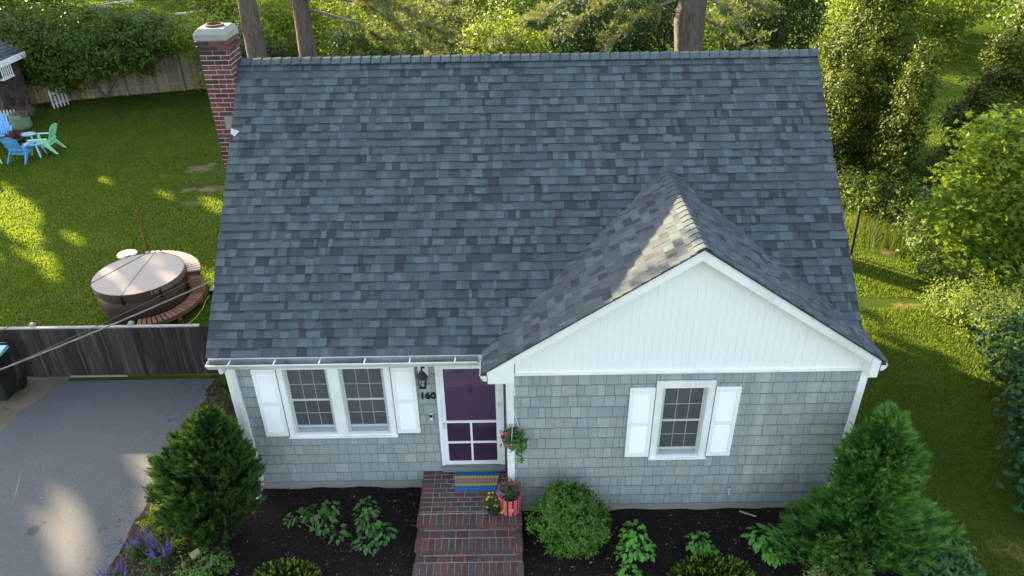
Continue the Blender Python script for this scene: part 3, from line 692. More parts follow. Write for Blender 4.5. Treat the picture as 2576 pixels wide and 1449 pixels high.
def rowlock(x0, x1, y0, y1, z1, n=16):
    w = (x1-x0)/n
    for i in range(n): sb(x0+i*w, x0+(i+1)*w-g, y0, y1-g, z1-.062, z1)
def stretch(x0, x1, y0, y1, z0, z1, off, nn=(0,0,1)):
    x = x0-off
    while x < x1-.02:
        a = max(x, x0); b = min(x+.205, x1); x += .205
        if b-a > .03: sb(a, b-g, y0, y1-g, z0, z1, nn)
rowlock(SX0-.012, SX1+.012, -.575, -.355, .422)
stretch(SX0, SX1, -.565, -.46, .288, .352, .07, (0,-1,.4))
stretch(SX0-.006, SX1+.006, -.715, -.60+.032, .220, .282, .0)
rowlock(SX0-.018, SX1+.018, -.945, -.718, .282)
stretch(SX0-.006, SX1+.006, -.932, -.83, .148, .212, .12, (0,-1,.4))
stretch(SX0-.012, SX1+.012, -1.055, -.942+.008, .080, .142, .05)
rowlock(SX0-.024, SX1+.024, -1.285, -1.058, .142)
stretch(SX0-.01, SX1+.01, -1.272, -1.17, .008, .072, .03, (0,-1,.4))
for (x, s) in ((SX0+.001, -1), (SX1-.1-.001, 1)):
    for zc in (.288, .218, .148, .078, .008):
        yy0 = -.46 if zc > .25 else (-.83 if zc > .12 else -1.17)
        yy = .58
        while yy > yy0+.03: sb(x, x+.1, max(yy-.195, yy0), yy, zc, zc+.062, (s, 0, .2)); yy -= .205
pieces('brick', items, BRICKS, core)
walk = MB(); walk.box(-.85, .88, -6, -1.30, -.1, .012)
wk = struct(walk.build('brick_walk', M['mortar_s']))
items = []
for i in range(8):
    for j in range(8): sb(-.84+j*.213+(.1 if i % 2 else 0)*0, -.84+j*.213+.205, -1.40-i*.11, -1.40-i*.11+.1, -.03, .016)
pieces('brick', items, BRICKS, wk, 64)

def rand_dirs(n):
    v = rng.normal(size=(n, 3)); return v/np.linalg.norm(v, axis=1)[:,None]
def leafquads(C, Nn, S, asp=.5, fold=0, jitter=.5):
    """rhombic leaves: C centres, Nn preferred normals, S sizes"""
    n = len(C); nn = Nn+rng.normal(size=(n, 3))*jitter; nn /= np.linalg.norm(nn, axis=1)[:,None]
    r = rand_dirs(n); u = np.cross(nn, r); u /= np.linalg.norm(u, axis=1)[:,None]; v = np.cross(nn, u)
    s = S[:,None]; V = np.zeros((n, 4, 3)); V[:,0] = C-u*s*.5; V[:,1] = C+v*s*asp*.5; V[:,2] = C+u*s*.5; V[:,3] = C-v*s*asp*.5
    V[:,0] -= nn*s*.08; V[:,2] -= nn*s*.14
    return V
# ================================================================== GROUND
def ground_mat():
    m, t, b = nodes('lawn'); p = pos(t); w = noise(t, p, .35, 4); f = noise(t, p, 3.2, 5, .7); ff = noise(t, p, 40, 3, .8)
    col = mix(t, ramp(t, f, [(.3, (0,0,0)), (.7, (1,1,1))]), (.017, .043, .007), (.048, .088, .014))
    col = mix(t, ramp(t, w, [(.42, (0,0,0)), (.62, (.6,.6,.6))]), col, (.07, .095, .018))
    col = mix(t, .5, col, mix(t, ff, (.006, .014, .003), (.08, .125, .02)))
    d = noise(t, p, 1.1, 6, .7, .5); sep = N(t, 'ShaderNodeSeparateXYZ'); L(t, p, sep.inputs[0])
    def blob(cx, cy, rx, ry):
        v = N(t, 'ShaderNodeVectorMath', operation='SUBTRACT'); L(t, p, v.inputs[0]); v.inputs[1].default_value = (cx, cy, 0)
        v2 = N(t, 'ShaderNodeVectorMath', operation='MULTIPLY'); L(t, v.outputs[0], v2.inputs[0]); v2.inputs[1].default_value = (1/rx, 1/ry, 0)
        ln = N(t, 'ShaderNodeVectorMath', operation='LENGTH'); L(t, v2.outputs[0], ln.inputs[0])
        d2 = N(t, 'ShaderNodeMath', operation='MULTIPLY_ADD'); L(t, d, d2.inputs[0]); d2.inputs[1].default_value = 3.2; d2.inputs[2].default_value = -1.1
        a = N(t, 'ShaderNodeMath', operation='ADD'); L(t, ln.outputs['Value'], a.inputs[0]); L(t, d2.outputs[0], a.inputs[1])
        return ramp(t, a.outputs[0], [(.55, (.85,.85,.85)), (1.25, (0,0,0))])
    for q in ((-9.9, 15.5, 1.0, .8), (-9.4, 13.8, 1.3, .6), (-9.2, 12.6, .6, .5), (-10.9, 15.0, .4, .5)):
        col = mix(t, blob(*q), col, (.17, .135, .09))
    for q in ((10.9, 8.9, 1.1, .45), (12.0, 8.2, .8, 1.5), (10.3, 6.2, .9, .25), (8.2, -.9, 1.0, .5), (7.6, .9, .5, .4)):
        col = mix(t, blob(*q), col, (.20, .15, .07))
    L(t, col, b.inputs['Base Color']); b.inputs['Roughness'].default_value = 1; b.inputs['Specular IOR Level'].default_value = 0; bump(t, b, ff, .5, .03); return m
LAWN = ground_mat()
mb = MB(); mb.add([(-300,-120,-.012),(300,-120,-.012),(300,400,-.012),(-300,400,-.012)], [(0,1,2,3)]); struct(mb.build('lawn', LAWN))
def grass_mat():
    m = leaf('grass_blades', (.02, .04, .01), (.08, .11, .02), .48, .6, .12, trc=(.46, .56, .04)); t = m.node_tree; p = pos(t)
    isl = N(t, 'ShaderNodeNewGeometry').outputs['Random Per Island']; n1 = noise(t, p, .9, 5, .65); n2 = noise(t, p, 4.5, 4, .7)
    a = N(t, 'ShaderNodeMath', operation='ADD'); L(t, n1, a.inputs[0]); L(t, n2, a.inputs[1]); b = N(t, 'ShaderNodeMath', operation='MULTIPLY_ADD'); L(t, isl, b.inputs[0]); b.inputs[1].default_value = .35; L(t, a.outputs[0], b.inputs[2])
    r = N(t, 'ShaderNodeMapRange'); L(t, b.outputs[0], r.inputs[0]); r.inputs[1].default_value = .84; r.inputs[2].default_value = 1.47
    col = ramp(t, r.outputs[0], [(0, (.008, .028, .005)), (.35, (.021, .054, .009)), (.62, (.050, .086, .015)), (.82, (.095, .118, .026)), (1, (.13, .125, .048))])
    pr = [n for n in t.nodes if n.type == 'BSDF_PRINCIPLED'][0]; L(t, col, pr.inputs['Base Color']); tr = [n for n in t.nodes if n.type == 'BSDF_TRANSLUCENT'][0]; L(t, mix(t, .55, col, (.44, .60, .05)), tr.inputs[0]); return m
GRASSM = grass_mat()
def blades(name, regs, excl, hmin=.022, hmax=.050, w=.010, mat=None):
    P = []
    for (x0, x1, y0, y1, n) in regs:
        P.append(np.stack([rng.uniform(x0, x1, n), y0+(y1-y0)*rng.uniform(0, 1, n)**1.55], 1))
    P = np.concatenate(P); k = np.ones(len(P), bool)
    for e in excl:
        if e[0] == 'b': k &= ~((P[:,0] > e[1]) & (P[:,0] < e[2]) & (P[:,1] > e[3]) & (P[:,1] < e[4]))
        else: k &= (((P[:,0]-e[1])/e[3])**2+((P[:,1]-e[2])/e[4])**2) > rng.uniform(.6, 1.6, len(P))
    P = P[k]; n = len(P); dd = np.hypot(P[:,0]-CAMP[0], P[:,1]-CAMP[1])
    h = rng.uniform(hmin, hmax, n)*(1+.5*np.sin(P[:,0]*2.1+np.sin(P[:,1]*1.7)*2)*.5); a = rng.uniform(0, 6.28, n); ww = w*(.6+dd/18)*rng.uniform(.7, 1.3, n); ln = rng.uniform(0, .8, n)*h; b_ = rng.uniform(0, 6.28, n)
    V = np.zeros((n, 3, 3)); V[:,0,0] = P[:,0]-np.cos(a)*ww/2; V[:,0,1] = P[:,1]-np.sin(a)*ww/2; V[:,1,0] = P[:,0]+np.cos(a)*ww/2; V[:,1,1] = P[:,1]+np.sin(a)*ww/2
    V[:,2,0] = P[:,0]+np.cos(b_)*ln; V[:,2,1] = P[:,1]+np.sin(b_)*ln; V[:,2,2] = h; V[:,:2,2] = -.015
    return npmesh(name, V.reshape(-1, 3), 3, n, mat or GRASSM)
def npmesh(name, V, k, n, mat, parent=None, mi=None):
    me = bpy.data.meshes.new(name); me.vertices.add(len(V)); me.vertices.foreach_set('co', V.astype(np.float32).ravel())
    me.loops.add(n*k); me.loops.foreach_set('vertex_index', np.arange(n*k, dtype=np.int32)); me.polygons.add(n)
    me.polygons.foreach_set('loop_start', np.arange(0, n*k, k, dtype=np.int32)); me.polygons.foreach_set('loop_total', np.full(n, k, dtype=np.int32))
    for m in (mat if isinstance(mat, list) else [mat]): me.materials.append(m)
    if mi is not None: me.polygons.foreach_set('material_index', mi.astype(np.int32))
    me.update(calc_edges=True); return link(bpy.data.objects.new(name, me), parent)
g_ = blades('grass', [(-21, -3.8, 4.0, 27, 380000), (5.9, 14, -3, 12, 300000), (-11, -9.2, .5, 3.8, 4000), (11, 24, 12, 40, 80000), (-34, -12, 26, 48, 70000)],
    [('b', 3, 6.0, -3, 8), ('e', -9.9, 15.5, .8, .6), ('e', -9.4, 13.8, 1.0, .4), ('e', 10.9, 8.9, .9, .35), ('e', 12.0, 8.2, .7, 1.4), ('e', 9.6, 6.3, 1.3, .25), ('e', -8.13, 6.75, 1.0, 1.0), ('b', 5.5, 6.9, -3, -.6)])
stuff(g_); g_.name = 'grass'
# driveway
def asphalt():
    m, t, b = nodes('asphalt'); p = pos(t); w = noise(t, p, .9, 5, .6); f = noise(t, p, 60, 4, .9); f2 = noise(t, p, 420, 1, .5)
    w = ramp(t, w, [(.3, (0,0,0)), (.7, (1,1,1))]); col = mix(t, w, (.071, .078, .082), (.090, .098, .102)); col = mix(t, .6, col, mix(t, ramp(t, f, [(.40, (0,0,0)), (.66, (1,1,1))]), (.045, .052, .057), (.160, .170, .175)))
    def stain(cx, cy, rx, ry, c, fac, sp=.35, rot=0):
        mp = N(t, 'ShaderNodeMapping', vector_type='TEXTURE'); L(t, p, mp.inputs[0]); mp.inputs['Location'].default_value = (cx, cy, 0); mp.inputs['Rotation'].default_value = (0, 0, rot); mp.inputs['Scale'].default_value = (rx, ry, 1)
        ln = N(t, 'ShaderNodeVectorMath', operation='LENGTH'); ml = N(t, 'ShaderNodeVectorMath', operation='MULTIPLY'); L(t, mp.outputs[0], ml.inputs[0]); ml.inputs[1].default_value = (1,1,0); L(t, ml.outputs[0], ln.inputs[0])
        a = N(t, 'ShaderNodeMath', operation='ADD'); L(t, ln.outputs['Value'], a.inputs[0]); L(t, noise(t, p, 7, 4, .7, 1), a.inputs[1])
        nonlocal col; fm = N(t, 'ShaderNodeMapRange'); L(t, a.outputs[0], fm.inputs[0]); fm.inputs[1].default_value = 1.5-sp*2; fm.inputs[2].default_value = 1.5-sp; fm.inputs[3].default_value = fac; fm.inputs[4].default_value = 0; col = mix(t, fm.outputs[0], col, c)
    stain(-7.14, -.20, .17, .17, (.035, .038, .042), .9, .25); stain(-7.05, -.05, .05, .06, (.03, .03, .03), .8, .2)
    stain(-7.95, .75, .02, .75, (.28, .29, .30), .5, .4, .35); stain(-7.4, .5, .06, .04, (.26, .26, .26), .35, .4)
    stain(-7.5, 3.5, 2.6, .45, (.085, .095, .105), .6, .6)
    vr = N(t, 'ShaderNodeTexVoronoi', feature='DISTANCE_TO_EDGE'); vr.inputs['Scale'].default_value = 3.4
    wv = N(t, 'ShaderNodeVectorMath', operation='ADD'); L(t, p, wv.inputs[0]); nz = N(t, 'ShaderNodeTexNoise'); nz.inputs['Scale'].default_value = 5; L(t, p, nz.inputs['Vector']); sc = N(t, 'ShaderNodeVectorMath', operation='SCALE'); L(t, nz.outputs['Color'], sc.inputs[0]); sc.inputs['Scale'].default_value = .35; L(t, sc.outputs[0], wv.inputs[1]); L(t, wv.outputs[0], vr.inputs['Vector'])
    cr = ramp(t, vr.outputs['Distance'], [(.004, (1,1,1)), (.014, (0,0,0))])
    sep = N(t, 'ShaderNodeSeparateXYZ'); L(t, p, sep.inputs[0]); mr = N(t, 'ShaderNodeMapRange'); L(t, sep.outputs[0], mr.inputs[0]); mr.inputs[1].default_value = -6.35; mr.inputs[2].default_value = -5.85; mr.inputs[3].default_value = 0; mr.inputs[4].default_value = 1
    ml = N(t, 'ShaderNodeMath', operation='MULTIPLY'); L(t, cr, ml.inputs[0]); L(t, mr.outputs[0], ml.inputs[1]); col = mix(t, ml.outputs[0], col, (.03, .033, .036))
    L(t, col, b.inputs['Base Color']); b.inputs['Roughness'].default_value = .8; b.inputs['Specular IOR Level'].default_value = .3; bump(t, b, f, .5, .006); return m
mb = MB(); rr = random.Random(77)
rt = [(-5.5+rr.uniform(-.035, .035)+(.06 if y > 2 else 0), y) for y in np.arange(-14, 3.8, .16)]
lf = [(-9.12+rr.uniform(-.12, .12)+.45*math.exp(-((y-3.4)/.6)**2)-.4*(y < 1.7)*min(1, (1.7-y)/.5), y) for y in np.arange(3.72, -14, -.2)]
poly = rt+lf; n = len(poly); mb.add([(x, y, .012) for x, y in poly]+[(x, y, -.06) for x, y in poly], [tuple(range(n))]+[(k, n+k, n+(k+1)%n, (k+1)%n) for k in range(n)])
struct(mb.build('driveway', asphalt()))
mb = MB(); mb.add([(-14, -14, -.004), (-9.0, -14, -.004), (-8.6, 3.9, -.004), (-14, 3.9, -.004)], [(0,1,2,3)]); struct(mb.build('dirt_verge', simple('bare_dirt', (.15, .115, .085), .95, .4, 2.5, .6, dirt=(.05, .075, .02))))
# mulch
def mulchmat():
    m, t, b = nodes('mulch'); p = pos(t, (1, 1, 1)); f = noise(t, pos(t, (1, 2.2, 1)), 55, 4, .75, 1.5); w = noise(t, p, 1.5, 4)
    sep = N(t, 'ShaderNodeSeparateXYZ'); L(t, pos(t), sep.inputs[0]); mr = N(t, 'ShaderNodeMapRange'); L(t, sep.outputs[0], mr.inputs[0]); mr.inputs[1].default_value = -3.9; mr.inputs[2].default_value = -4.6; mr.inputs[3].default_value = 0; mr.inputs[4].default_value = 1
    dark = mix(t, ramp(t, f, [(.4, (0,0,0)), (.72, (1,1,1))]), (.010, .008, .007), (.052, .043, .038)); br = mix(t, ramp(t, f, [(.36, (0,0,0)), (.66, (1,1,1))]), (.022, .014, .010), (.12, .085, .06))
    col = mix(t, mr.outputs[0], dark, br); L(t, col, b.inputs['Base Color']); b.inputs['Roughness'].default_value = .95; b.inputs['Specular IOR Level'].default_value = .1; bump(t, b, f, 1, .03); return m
MULCH = mulchmat()
def inmulch(x, y):
    if x < -5.53+.03*math.sin(y*9): return False
    if y > D+.02 and not (x < -3.69 and y < 3.85): return False
    if x > -3.69 and x < .66 and y > D: return False
    if x > .66 and y > .03: return False
    if x > 5.95-.85*(y+.0) : return False
    if -.80 < x < .83 and y < .5: return False
    return y > -4
cs = .05; gx = np.arange(-5.65, 9.3, cs); gy = np.arange(-4.0, 3.9, cs); V = []; idx = {}; F = []
for i, x in enumerate(gx[:-1]):
    for j, y in enumerate(gy[:-1]):
        if inmulch(x+cs/2, y+cs/2):
            q = []
            for (a, b_) in ((i,j),(i+1,j),(i+1,j+1),(i,j+1)):
                if (a, b_) not in idx:
                    X, Y_ = gx[a], gy[b_]; wy = (D if X < .65 else 0)
                    z = .012+.014*math.sin(X*3.1+1.3*math.sin(Y_*2.3))+.012*math.sin(X*7.7+Y_*5.1)+rng.uniform(0, .012)+(.03*max(0, 1-abs(Y_-wy)/.12) if X > -3.7 else 0)*(.5+.5*math.sin(X*2.2+1))
                    idx[(a, b_)] = len(V); V.append((X, Y_, z))
                q.append(idx[(a, b_)])
            F.append(tuple(q))
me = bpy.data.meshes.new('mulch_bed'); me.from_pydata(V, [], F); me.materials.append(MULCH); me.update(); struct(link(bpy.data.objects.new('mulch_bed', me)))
# loose wood chips
n = 20000; P = np.stack([rng.uniform(-5.5, 8, n), rng.uniform(-2.2, 3.8, n)], 1); P = np.array([p for p in P if inmulch(*p) and not (-.85 < p[0] < .88)]); n = len(P)
a = rng.uniform(0, 6.28, n); l = rng.uniform(.015, .055, n); w = rng.uniform(.006, .015, n); z = rng.uniform(.02, .05, n)
V = np.zeros((n, 4, 3)); ca, sa = np.cos(a), np.sin(a)
for i, (s, q) in enumerate(((-1,-1),(1,-1),(1,1),(-1,1))):
    V[:,i,0] = P[:,0]+s*ca*l/2-q*sa*w/2; V[:,i,1] = P[:,1]+s*sa*l/2+q*ca*w/2; V[:,i,2] = z+rng.uniform(-.006, .006, n)
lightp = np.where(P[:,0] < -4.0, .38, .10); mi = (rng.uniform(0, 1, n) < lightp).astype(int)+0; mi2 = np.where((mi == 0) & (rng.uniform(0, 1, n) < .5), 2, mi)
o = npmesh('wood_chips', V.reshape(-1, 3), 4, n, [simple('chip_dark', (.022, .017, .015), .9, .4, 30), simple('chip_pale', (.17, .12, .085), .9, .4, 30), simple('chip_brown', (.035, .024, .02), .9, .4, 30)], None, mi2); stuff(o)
n = 420; P = np.stack([rng.uniform(-5.5, 8, n), rng.uniform(-2.0, 3.6, n)], 1); P = np.array([p for p in P if inmulch(*p) and not (-.85 < p[0] < .88)]); n = len(P)
V = leafquads(np.column_stack([P, np.full(n, .06)]), np.tile([0, 0, 1.], (n, 1)), rng.uniform(.02, .06, n), .6, jitter=.35)
stuff(npmesh('fallen_leaves', V.reshape(-1, 3), 4, n, [simple('dead_leaf_tan', (.16, .11, .07), .8, .3), simple('dead_leaf_green', (.06, .09, .03), .7, .3), simple('dead_leaf_brown', (.07, .04, .03), .8, .3)], None, rng.integers(0, 3, n)))
o = MB(); o.bar((4.42, -.06, .05), (4.66, -.18, .05), .018, .01); tag(o.build('stick', simple('pale_wood', (.5, .44, .34), .8, .2)), 'thin pale wooden stick lying on dark mulch under the gable wall', 'stick')
o = MB(); o.box(-.075, .075, -.075, .075, 0, .03); o.box(-.02, .02, -.02, .02, .03, .034); o = o.build('stepping_tile', simple('yellow_tile', (.40, .38, .20), .7, .15), bevel=.006); o.location = (-4.29, -.76, .035); o.rotation_euler = (0, 0, .75); tag(o, 'small pale yellow square marker lying on the mulch beside purple flowers', 'marker')

# ================================================================== foliage helpers
def blobcloud(ells, nclump, per, csize, inner=.55, flat=1.0):
    """clumps spread through the outer shell of ellipsoids; returns leaf centres, outward normals"""
    w = np.array([e[3]*e[4]*e[5] for e in ells])**(2/3); w = w/w.sum(); C = []; Nn = []
    for e, ww in zip(ells, w):
        k = max(2, int(nclump*ww)); d = rand_dirs(k); rad = rng.uniform(inner, 1, k)**.6; rad *= 1+.26*np.sin(d[:,0]*7+e[0])*np.cos(d[:,2]*6+e[1])
        cc = np.array(e[:3])+d*rad[:,None]*np.array(e[3:6]); nn = d/np.array(e[3:6]); nn /= np.linalg.norm(nn, axis=1)[:,None]
        off = rng.normal(size=(k, per, 3))*csize*rng.uniform(.5, 1.3, (k, 1, 1)); off[:,:,2] *= flat
        C.append((cc[:,None,:]+off).reshape(-1, 3)); Nn.append(np.repeat(nn+np.array([0, 0, .35]), per, 0))
    return np.concatenate(C), np.concatenate(Nn)
SB = -SV  # direction sunlight travels
def carve(C, holes_):
    """gaps in a crown through which the sun reaches the ground: keep leaves away from given sun rays"""
    k = np.ones(len(C), bool)
    for (p, r) in holes_:
        d = C-np.array(p); t = d@SV; q = np.linalg.norm(d-t[:,None]*SV, axis=1); k &= q > r
    return k
def trunkmesh(name, pts, rad, mat, parent, n=10, rough=.12):
    mb = MB(); mb.tube(pts, rad, n); v = np.array(mb.v); v += rng.normal(size=v.shape)*np.mean(rad)*rough*.5; mb.v = [tuple(x) for x in v]; return mb.build(name, mat, parent, smooth=True)
BARK = woodgrain('pine_bark', (.022, .017, .014), (.23, .185, .155), (5, 5, 1.1), .95, bmp=1.0)
BARK2 = woodgrain('grey_bark', (.10, .09, .075), (.25, .22, .18), (5, 5, 1.2), .95, bmp=.6)
LF = {
 'juntip': leaf('juniper_tips', (.025, .065, .016), (.090, .18, .032), .3, .6, .15),
 'juntip2': leaf('juniper_tips_light', (.05, .15, .03), (.16, .33, .06), .3, .6, .15),
 'juniper': leaf('juniper_scales', (.005, .016, .007), (.036, .082, .020), .18, .6, .2),
 'juniper2': leaf('juniper_scales_light', (.012, .055, .016), (.105, .25, .048), .28, .6, .2),
 'box': leaf('boxwood_leaf', (.040, .105, .014), (.12, .24, .032), .3, .45, .35),
 'hyd': leaf('hydrangea_leaf', (.035, .13, .022), (.075, .22, .040), .3, .45, .35),
 'hyd2': leaf('shrub_leaf', (.030, .085, .025), (.070, .17, .040), .3, .45, .35),
 'spruce': leaf('gold_tip_spruce', (.10, .19, .02), (.24, .34, .04), .3, .55, .2),
 'green': leaf('bush_leaf', (.014, .042, .007), (.095, .165, .018), .30, .5, .3),
 'yellow': leaf('sunny_leaf', (.030, .080, .008), (.20, .27, .022), .38, .5, .3),
 'dark': leaf('dark_evergreen', (.012, .028, .009), (.030, .065, .014), .18, .6, .2),
 'olive': leaf('pine_needles', (.050, .078, .028), (.15, .185, .065), .4, .6, .2),
 'arb': leaf('arborvitae', (.006, .018, .003), (.108, .155, .012), .15, .6, .2),
 'maple': leaf('maple_leaf', (.030, .085, .010), (.18, .26, .028), .36, .65, .12),
 'lilac': leaf('lilac_leaf', (.022, .065, .030), (.055, .12, .045), .3, .65, .15),
 'pale': leaf('pale_shrub_leaf', (.09, .15, .035), (.24, .32, .09), .4, .65, .12),
 'japan': leaf('japanese_maple_leaf', (.016, .048, .008), (.11, .175, .022), .34, .5, .3),
 'lime': leaf('lime_leaf', (.12, .22, .012), (.26, .36, .03), .4, .45, .3),
}
def bush(name, label, cat, base, ells, mat, n, leafs, csize, per=14, group=None, asp=.5, inner=.5, jitter=.6, stems=3, flat=1.0, trunk=None, part='foliage', bark=None):
    t = thing(name, label, cat, base, group); C, Nn = blobcloud(ells, max(4, n//per), per, csize, inner, flat); k = C[:,2] > .02; C, Nn = C[k], Nn[k]
    V = leafquads(C, Nn, leafs*rng.uniform(.5, 1.6, len(C)), asp, jitter=jitter); npmesh(part, V.reshape(-1, 3), 4, len(C), mat, t)
    if trunk: trunkmesh('trunk', trunk[0], trunk[1], bark or BARK2, t)
    elif stems:
        mb = MB(); b = Vector(base)
        for e in ells[:6]:
            for s in range(stems):
                q = Vector((e[0]+random.uniform(-.5, .5)*e[3], e[1]+random.uniform(-.5, .5)*e[4], e[2]+random.uniform(-.1, .5)*e[5])); r0 = .02+.02*e[5]*.3
                mb.tube([b+Vector((random.uniform(-.1, .1), random.uniform(-.1, .1), 0)), (b+q)/2+Vector((random.uniform(-.1, .1),)*3), q], [r0, r0*.7, r0*.25], 5)
        mb.build('stem', BARK2, t)
    return t

# ---- junipers: branches that carry feathery sprays
def sprays(O, Dv, Ln, k=7, w=.0068, spread=.65):
    """each spray: a main shoot and k side shoots, all slim triangles"""
    n = len(O); D0 = Dv/np.linalg.norm(Dv, axis=1)[:,None]; r = rand_dirs(n); s = np.cross(D0, r); s /= np.linalg.norm(s, axis=1)[:,None]; nrm_ = np.cross(s, D0); T = []
    def tri(o, d, l, ww):
        sd = np.cross(d, nrm_); sd /= np.linalg.norm(sd, axis=1)[:,None]+1e-9
        T.append(np.stack([o-sd*ww, o+sd*ww, o+d*l[:,None]], 1))
    tri(O, D0, Ln, w)
    for i in range(k):
        f = .12+.75*i/k; sg = 1 if i % 2 else -1; d = D0+s*sg*spread*rng.uniform(.7, 1.3, (n, 1))+nrm_*rng.normal(size=(n, 1))*.35+np.array([0, 0, .12]); d /= np.linalg.norm(d, axis=1)[:,None]
        tri(O+D0*(Ln*f)[:,None], d, Ln*(.55-.35*f)*rng.uniform(.7, 1.3, n), w)
    return np.concatenate(T)
def juniper(name, label, base, h, prof, lean, mat, nb, ns, zlift=.25, up=.75, tipmat=None):
    """prof(t) -> (radius x, radius y) at relative height t"""
    t = thing(name, label, 'juniper'if 0 else 'shrub', base); B = np.array(base, float); O = []; Dv = []; Ln = []; PO = []; PD = []; PL = []; mb = MB()
    pts = [Vector(base)+Vector((lean[0]*q, lean[1]*q, h*q*.93)) for q in (0, .3, .6, .85, 1)]; mb.tube(pts, [.055, .04, .028, .015, .005], 8)
    for i in range(nb):
        q = (rng.uniform(.02, 1)**.9); a = rng.uniform(0, 6.283); rx, ry = prof(q); rx *= rng.uniform(.62, 1.12); ry *= rng.uniform(.62, 1.12)
        c = B+np.array([lean[0]*q, lean[1]*q, h*q*.9]); dirv = np.array([math.cos(a)*rx, math.sin(a)*ry, 0]); L_ = np.linalg.norm(dirv); tipz = up*L_*.55+.06
        tip = c+dirv+np.array([0, 0, tipz]); tip[2] = max(tip[2], .06)
        start = c-np.array([0, 0, .15*L_]); start[2] = max(start[2], .05)
        if i % 3 == 0: mb.tube([start, (start+tip)/2-np.array([0, 0, .04]), tip], [.014, .009, .003], 4, caps=False)
        m = ns; f = rng.uniform(.12, 1.02, m)**.75; p = start+(tip-start)*f[:,None]; p[:,2] -= .10*L_*np.sin(f*math.pi); p += rng.normal(size=(m, 3))*.055*(1.1-f*.6)[:,None]
        bd_ = (tip-start)/np.linalg.norm(tip-start); d = bd_+rng.normal(size=(m, 3))*.42+np.array([0, 0, zlift]); O.append(p); Dv.append(d); Ln.append(rng.uniform(.07, .15, m))
        PO.append(tip-bd_*.10+rng.normal(size=(7, 3))*.045); PD.append(bd_*1.1+rng.normal(size=(7, 3))*.22+np.array([0, 0, zlift+.25])); PL.append(rng.uniform(.14, .27, 7))
    PO = np.concatenate(PO); PD = np.concatenate(PD); PL = np.concatenate(PL); PO[:,2] = np.maximum(PO[:,2], .03)
    T = sprays(PO, PD, PL, 12, .006, .5); npmesh('shoot_tips', T.reshape(-1, 3), 3, len(T), tipmat, t)
    O = np.concatenate(O); Dv = np.concatenate(Dv); Ln = np.concatenate(Ln); O[:,2] = np.maximum(O[:,2], .03)
    T = sprays(O, Dv, Ln); npmesh('foliage', T.reshape(-1, 3), 3, len(T), mat, t); mb.build('trunk', BARK2, t, smooth=True); return t
def profL(q): r = .90*max(.02, math.sin(math.pi*min(.985, (q*.80+.22))))**.7*(1-.34*q); return (r, r*.8)
juniper('juniper_shrub', 'tall dense dark green juniper growing against the left corner of the cottage beside the driveway', (-4.12, -.36, .02), 2.32, profL, (.24, .42), LF['juniper'], 400, 50, .75, tipmat=LF['juntip'])
def profR(q): r = 1.42*(1-q)**.74*(.80+.20*math.sin(q*9+1)); return (max(.12, r), max(.12, r*.62))
juniper('juniper_shrub', 'large feathery bright green juniper with arching branches at the right end of the front wall', (5.95, -1.05, .02), 2.75, profR, (.05, .35), LF['juniper2'], 560, 48, .25, .42, tipmat=LF['juntip2'])

# boxwood ball
bush('boxwood_shrub', 'round bright green boxwood shrub between the brick steps and the gable window', 'shrub', (1.56, -.62, .02), [(1.56, -.60, .52, .54, .48, .50), (1.50, -.55, .85, .36, .32, .30), (1.66, -.62, .35, .48, .42, .33)], LF['box'], 26000, .036, .034, 26, asp=.55, inner=.7, jitter=.7)

# leafy plants whose large leaves are separate objects
def leafmesh(name, mat, w=.6, fold=.12, droop=.25, n=5):
    v = []; f = []; prof = [0, .62, 1, .86, .5, 0][:n+1] if n == 5 else None
    for i in range(6):
        y = i/5; ww = [0.04, .62, 1, .88, .5, 0.02][i]*w/2; z = -droop*y*y
        v += [(-ww, y, z+fold*ww*2), (0, y, z), (ww, y, z+fold*ww*2)]
    for i in range(5): f += [(i*3, i*3+1, i*3+4, i*3+3), (i*3+1, i*3+2, i*3+5, i*3+4)]
    me = bpy.data.meshes.new(name); me.from_pydata(v, [], f); me.materials.append(mat); me.polygons.foreach_set('use_smooth', [True]*len(f)); me.update(); return me
HYDM = [leafmesh('leaf', leaf('hyd_leaf_%d' % i, sc3((.06, .20, .025), k), sc3((.10, .29, .035), k), .3, .42, .4), .62) for i, k in enumerate((.7, 1.0, 1.25))]
SHRM = [leafmesh('leaf', leaf('shrub_leaf_%d' % i, sc3((.045, .12, .025), k), sc3((.07, .18, .035), k), .3, .42, .4), .58) for i, k in enumerate((.55, .85, 1.2))]
def leafy(name, label, cat, base, blobs, nl, size, meshes, seed, group=None, stem=True):
    t = thing(name, label, cat, base, group); r = random.Random(seed); mb = MB(); per = max(1, nl//len(blobs))
    for (bx, by, bz, br, bh) in blobs:
        mb.tube([base, ((bx+base[0])/2, (by+base[1])/2, bz*.6), (bx, by, bz+bh*.5)], [.010, .008, .004], 5)
        for i in range(per):
            a = r.uniform(0, 6.283); q = math.sqrt(r.uniform(.01, 1)); lev = r.random()
            x = bx+math.cos(a)*q*br*.8; y = by+math.sin(a)*q*br*.8; z = bz+bh*math.sqrt(max(0, 1-q*q))*(.35+.65*lev)
            s = size*r.uniform(.65, 1.15)*(.75+.4*lev); tilt = r.uniform(-.1, .55)+.5*q*(1-.4*lev)
            m = Matrix.Translation((x, y, max(.04, z)))@Matrix.Rotation(a-math.pi/2+r.uniform(-.6, .6), 4, 'Z')@Matrix.Rotation(-tilt+.25, 4, 'X')@Matrix.Rotation(r.uniform(-.3, .3), 4, 'Y')@Matrix.Scale(s, 4)
            o = bpy.data.objects.new('leaf', meshes[min(2, int(lev*3))]); link(o, t); o.matrix_basis = m
    mb.build('stem', BARK2, t); return t
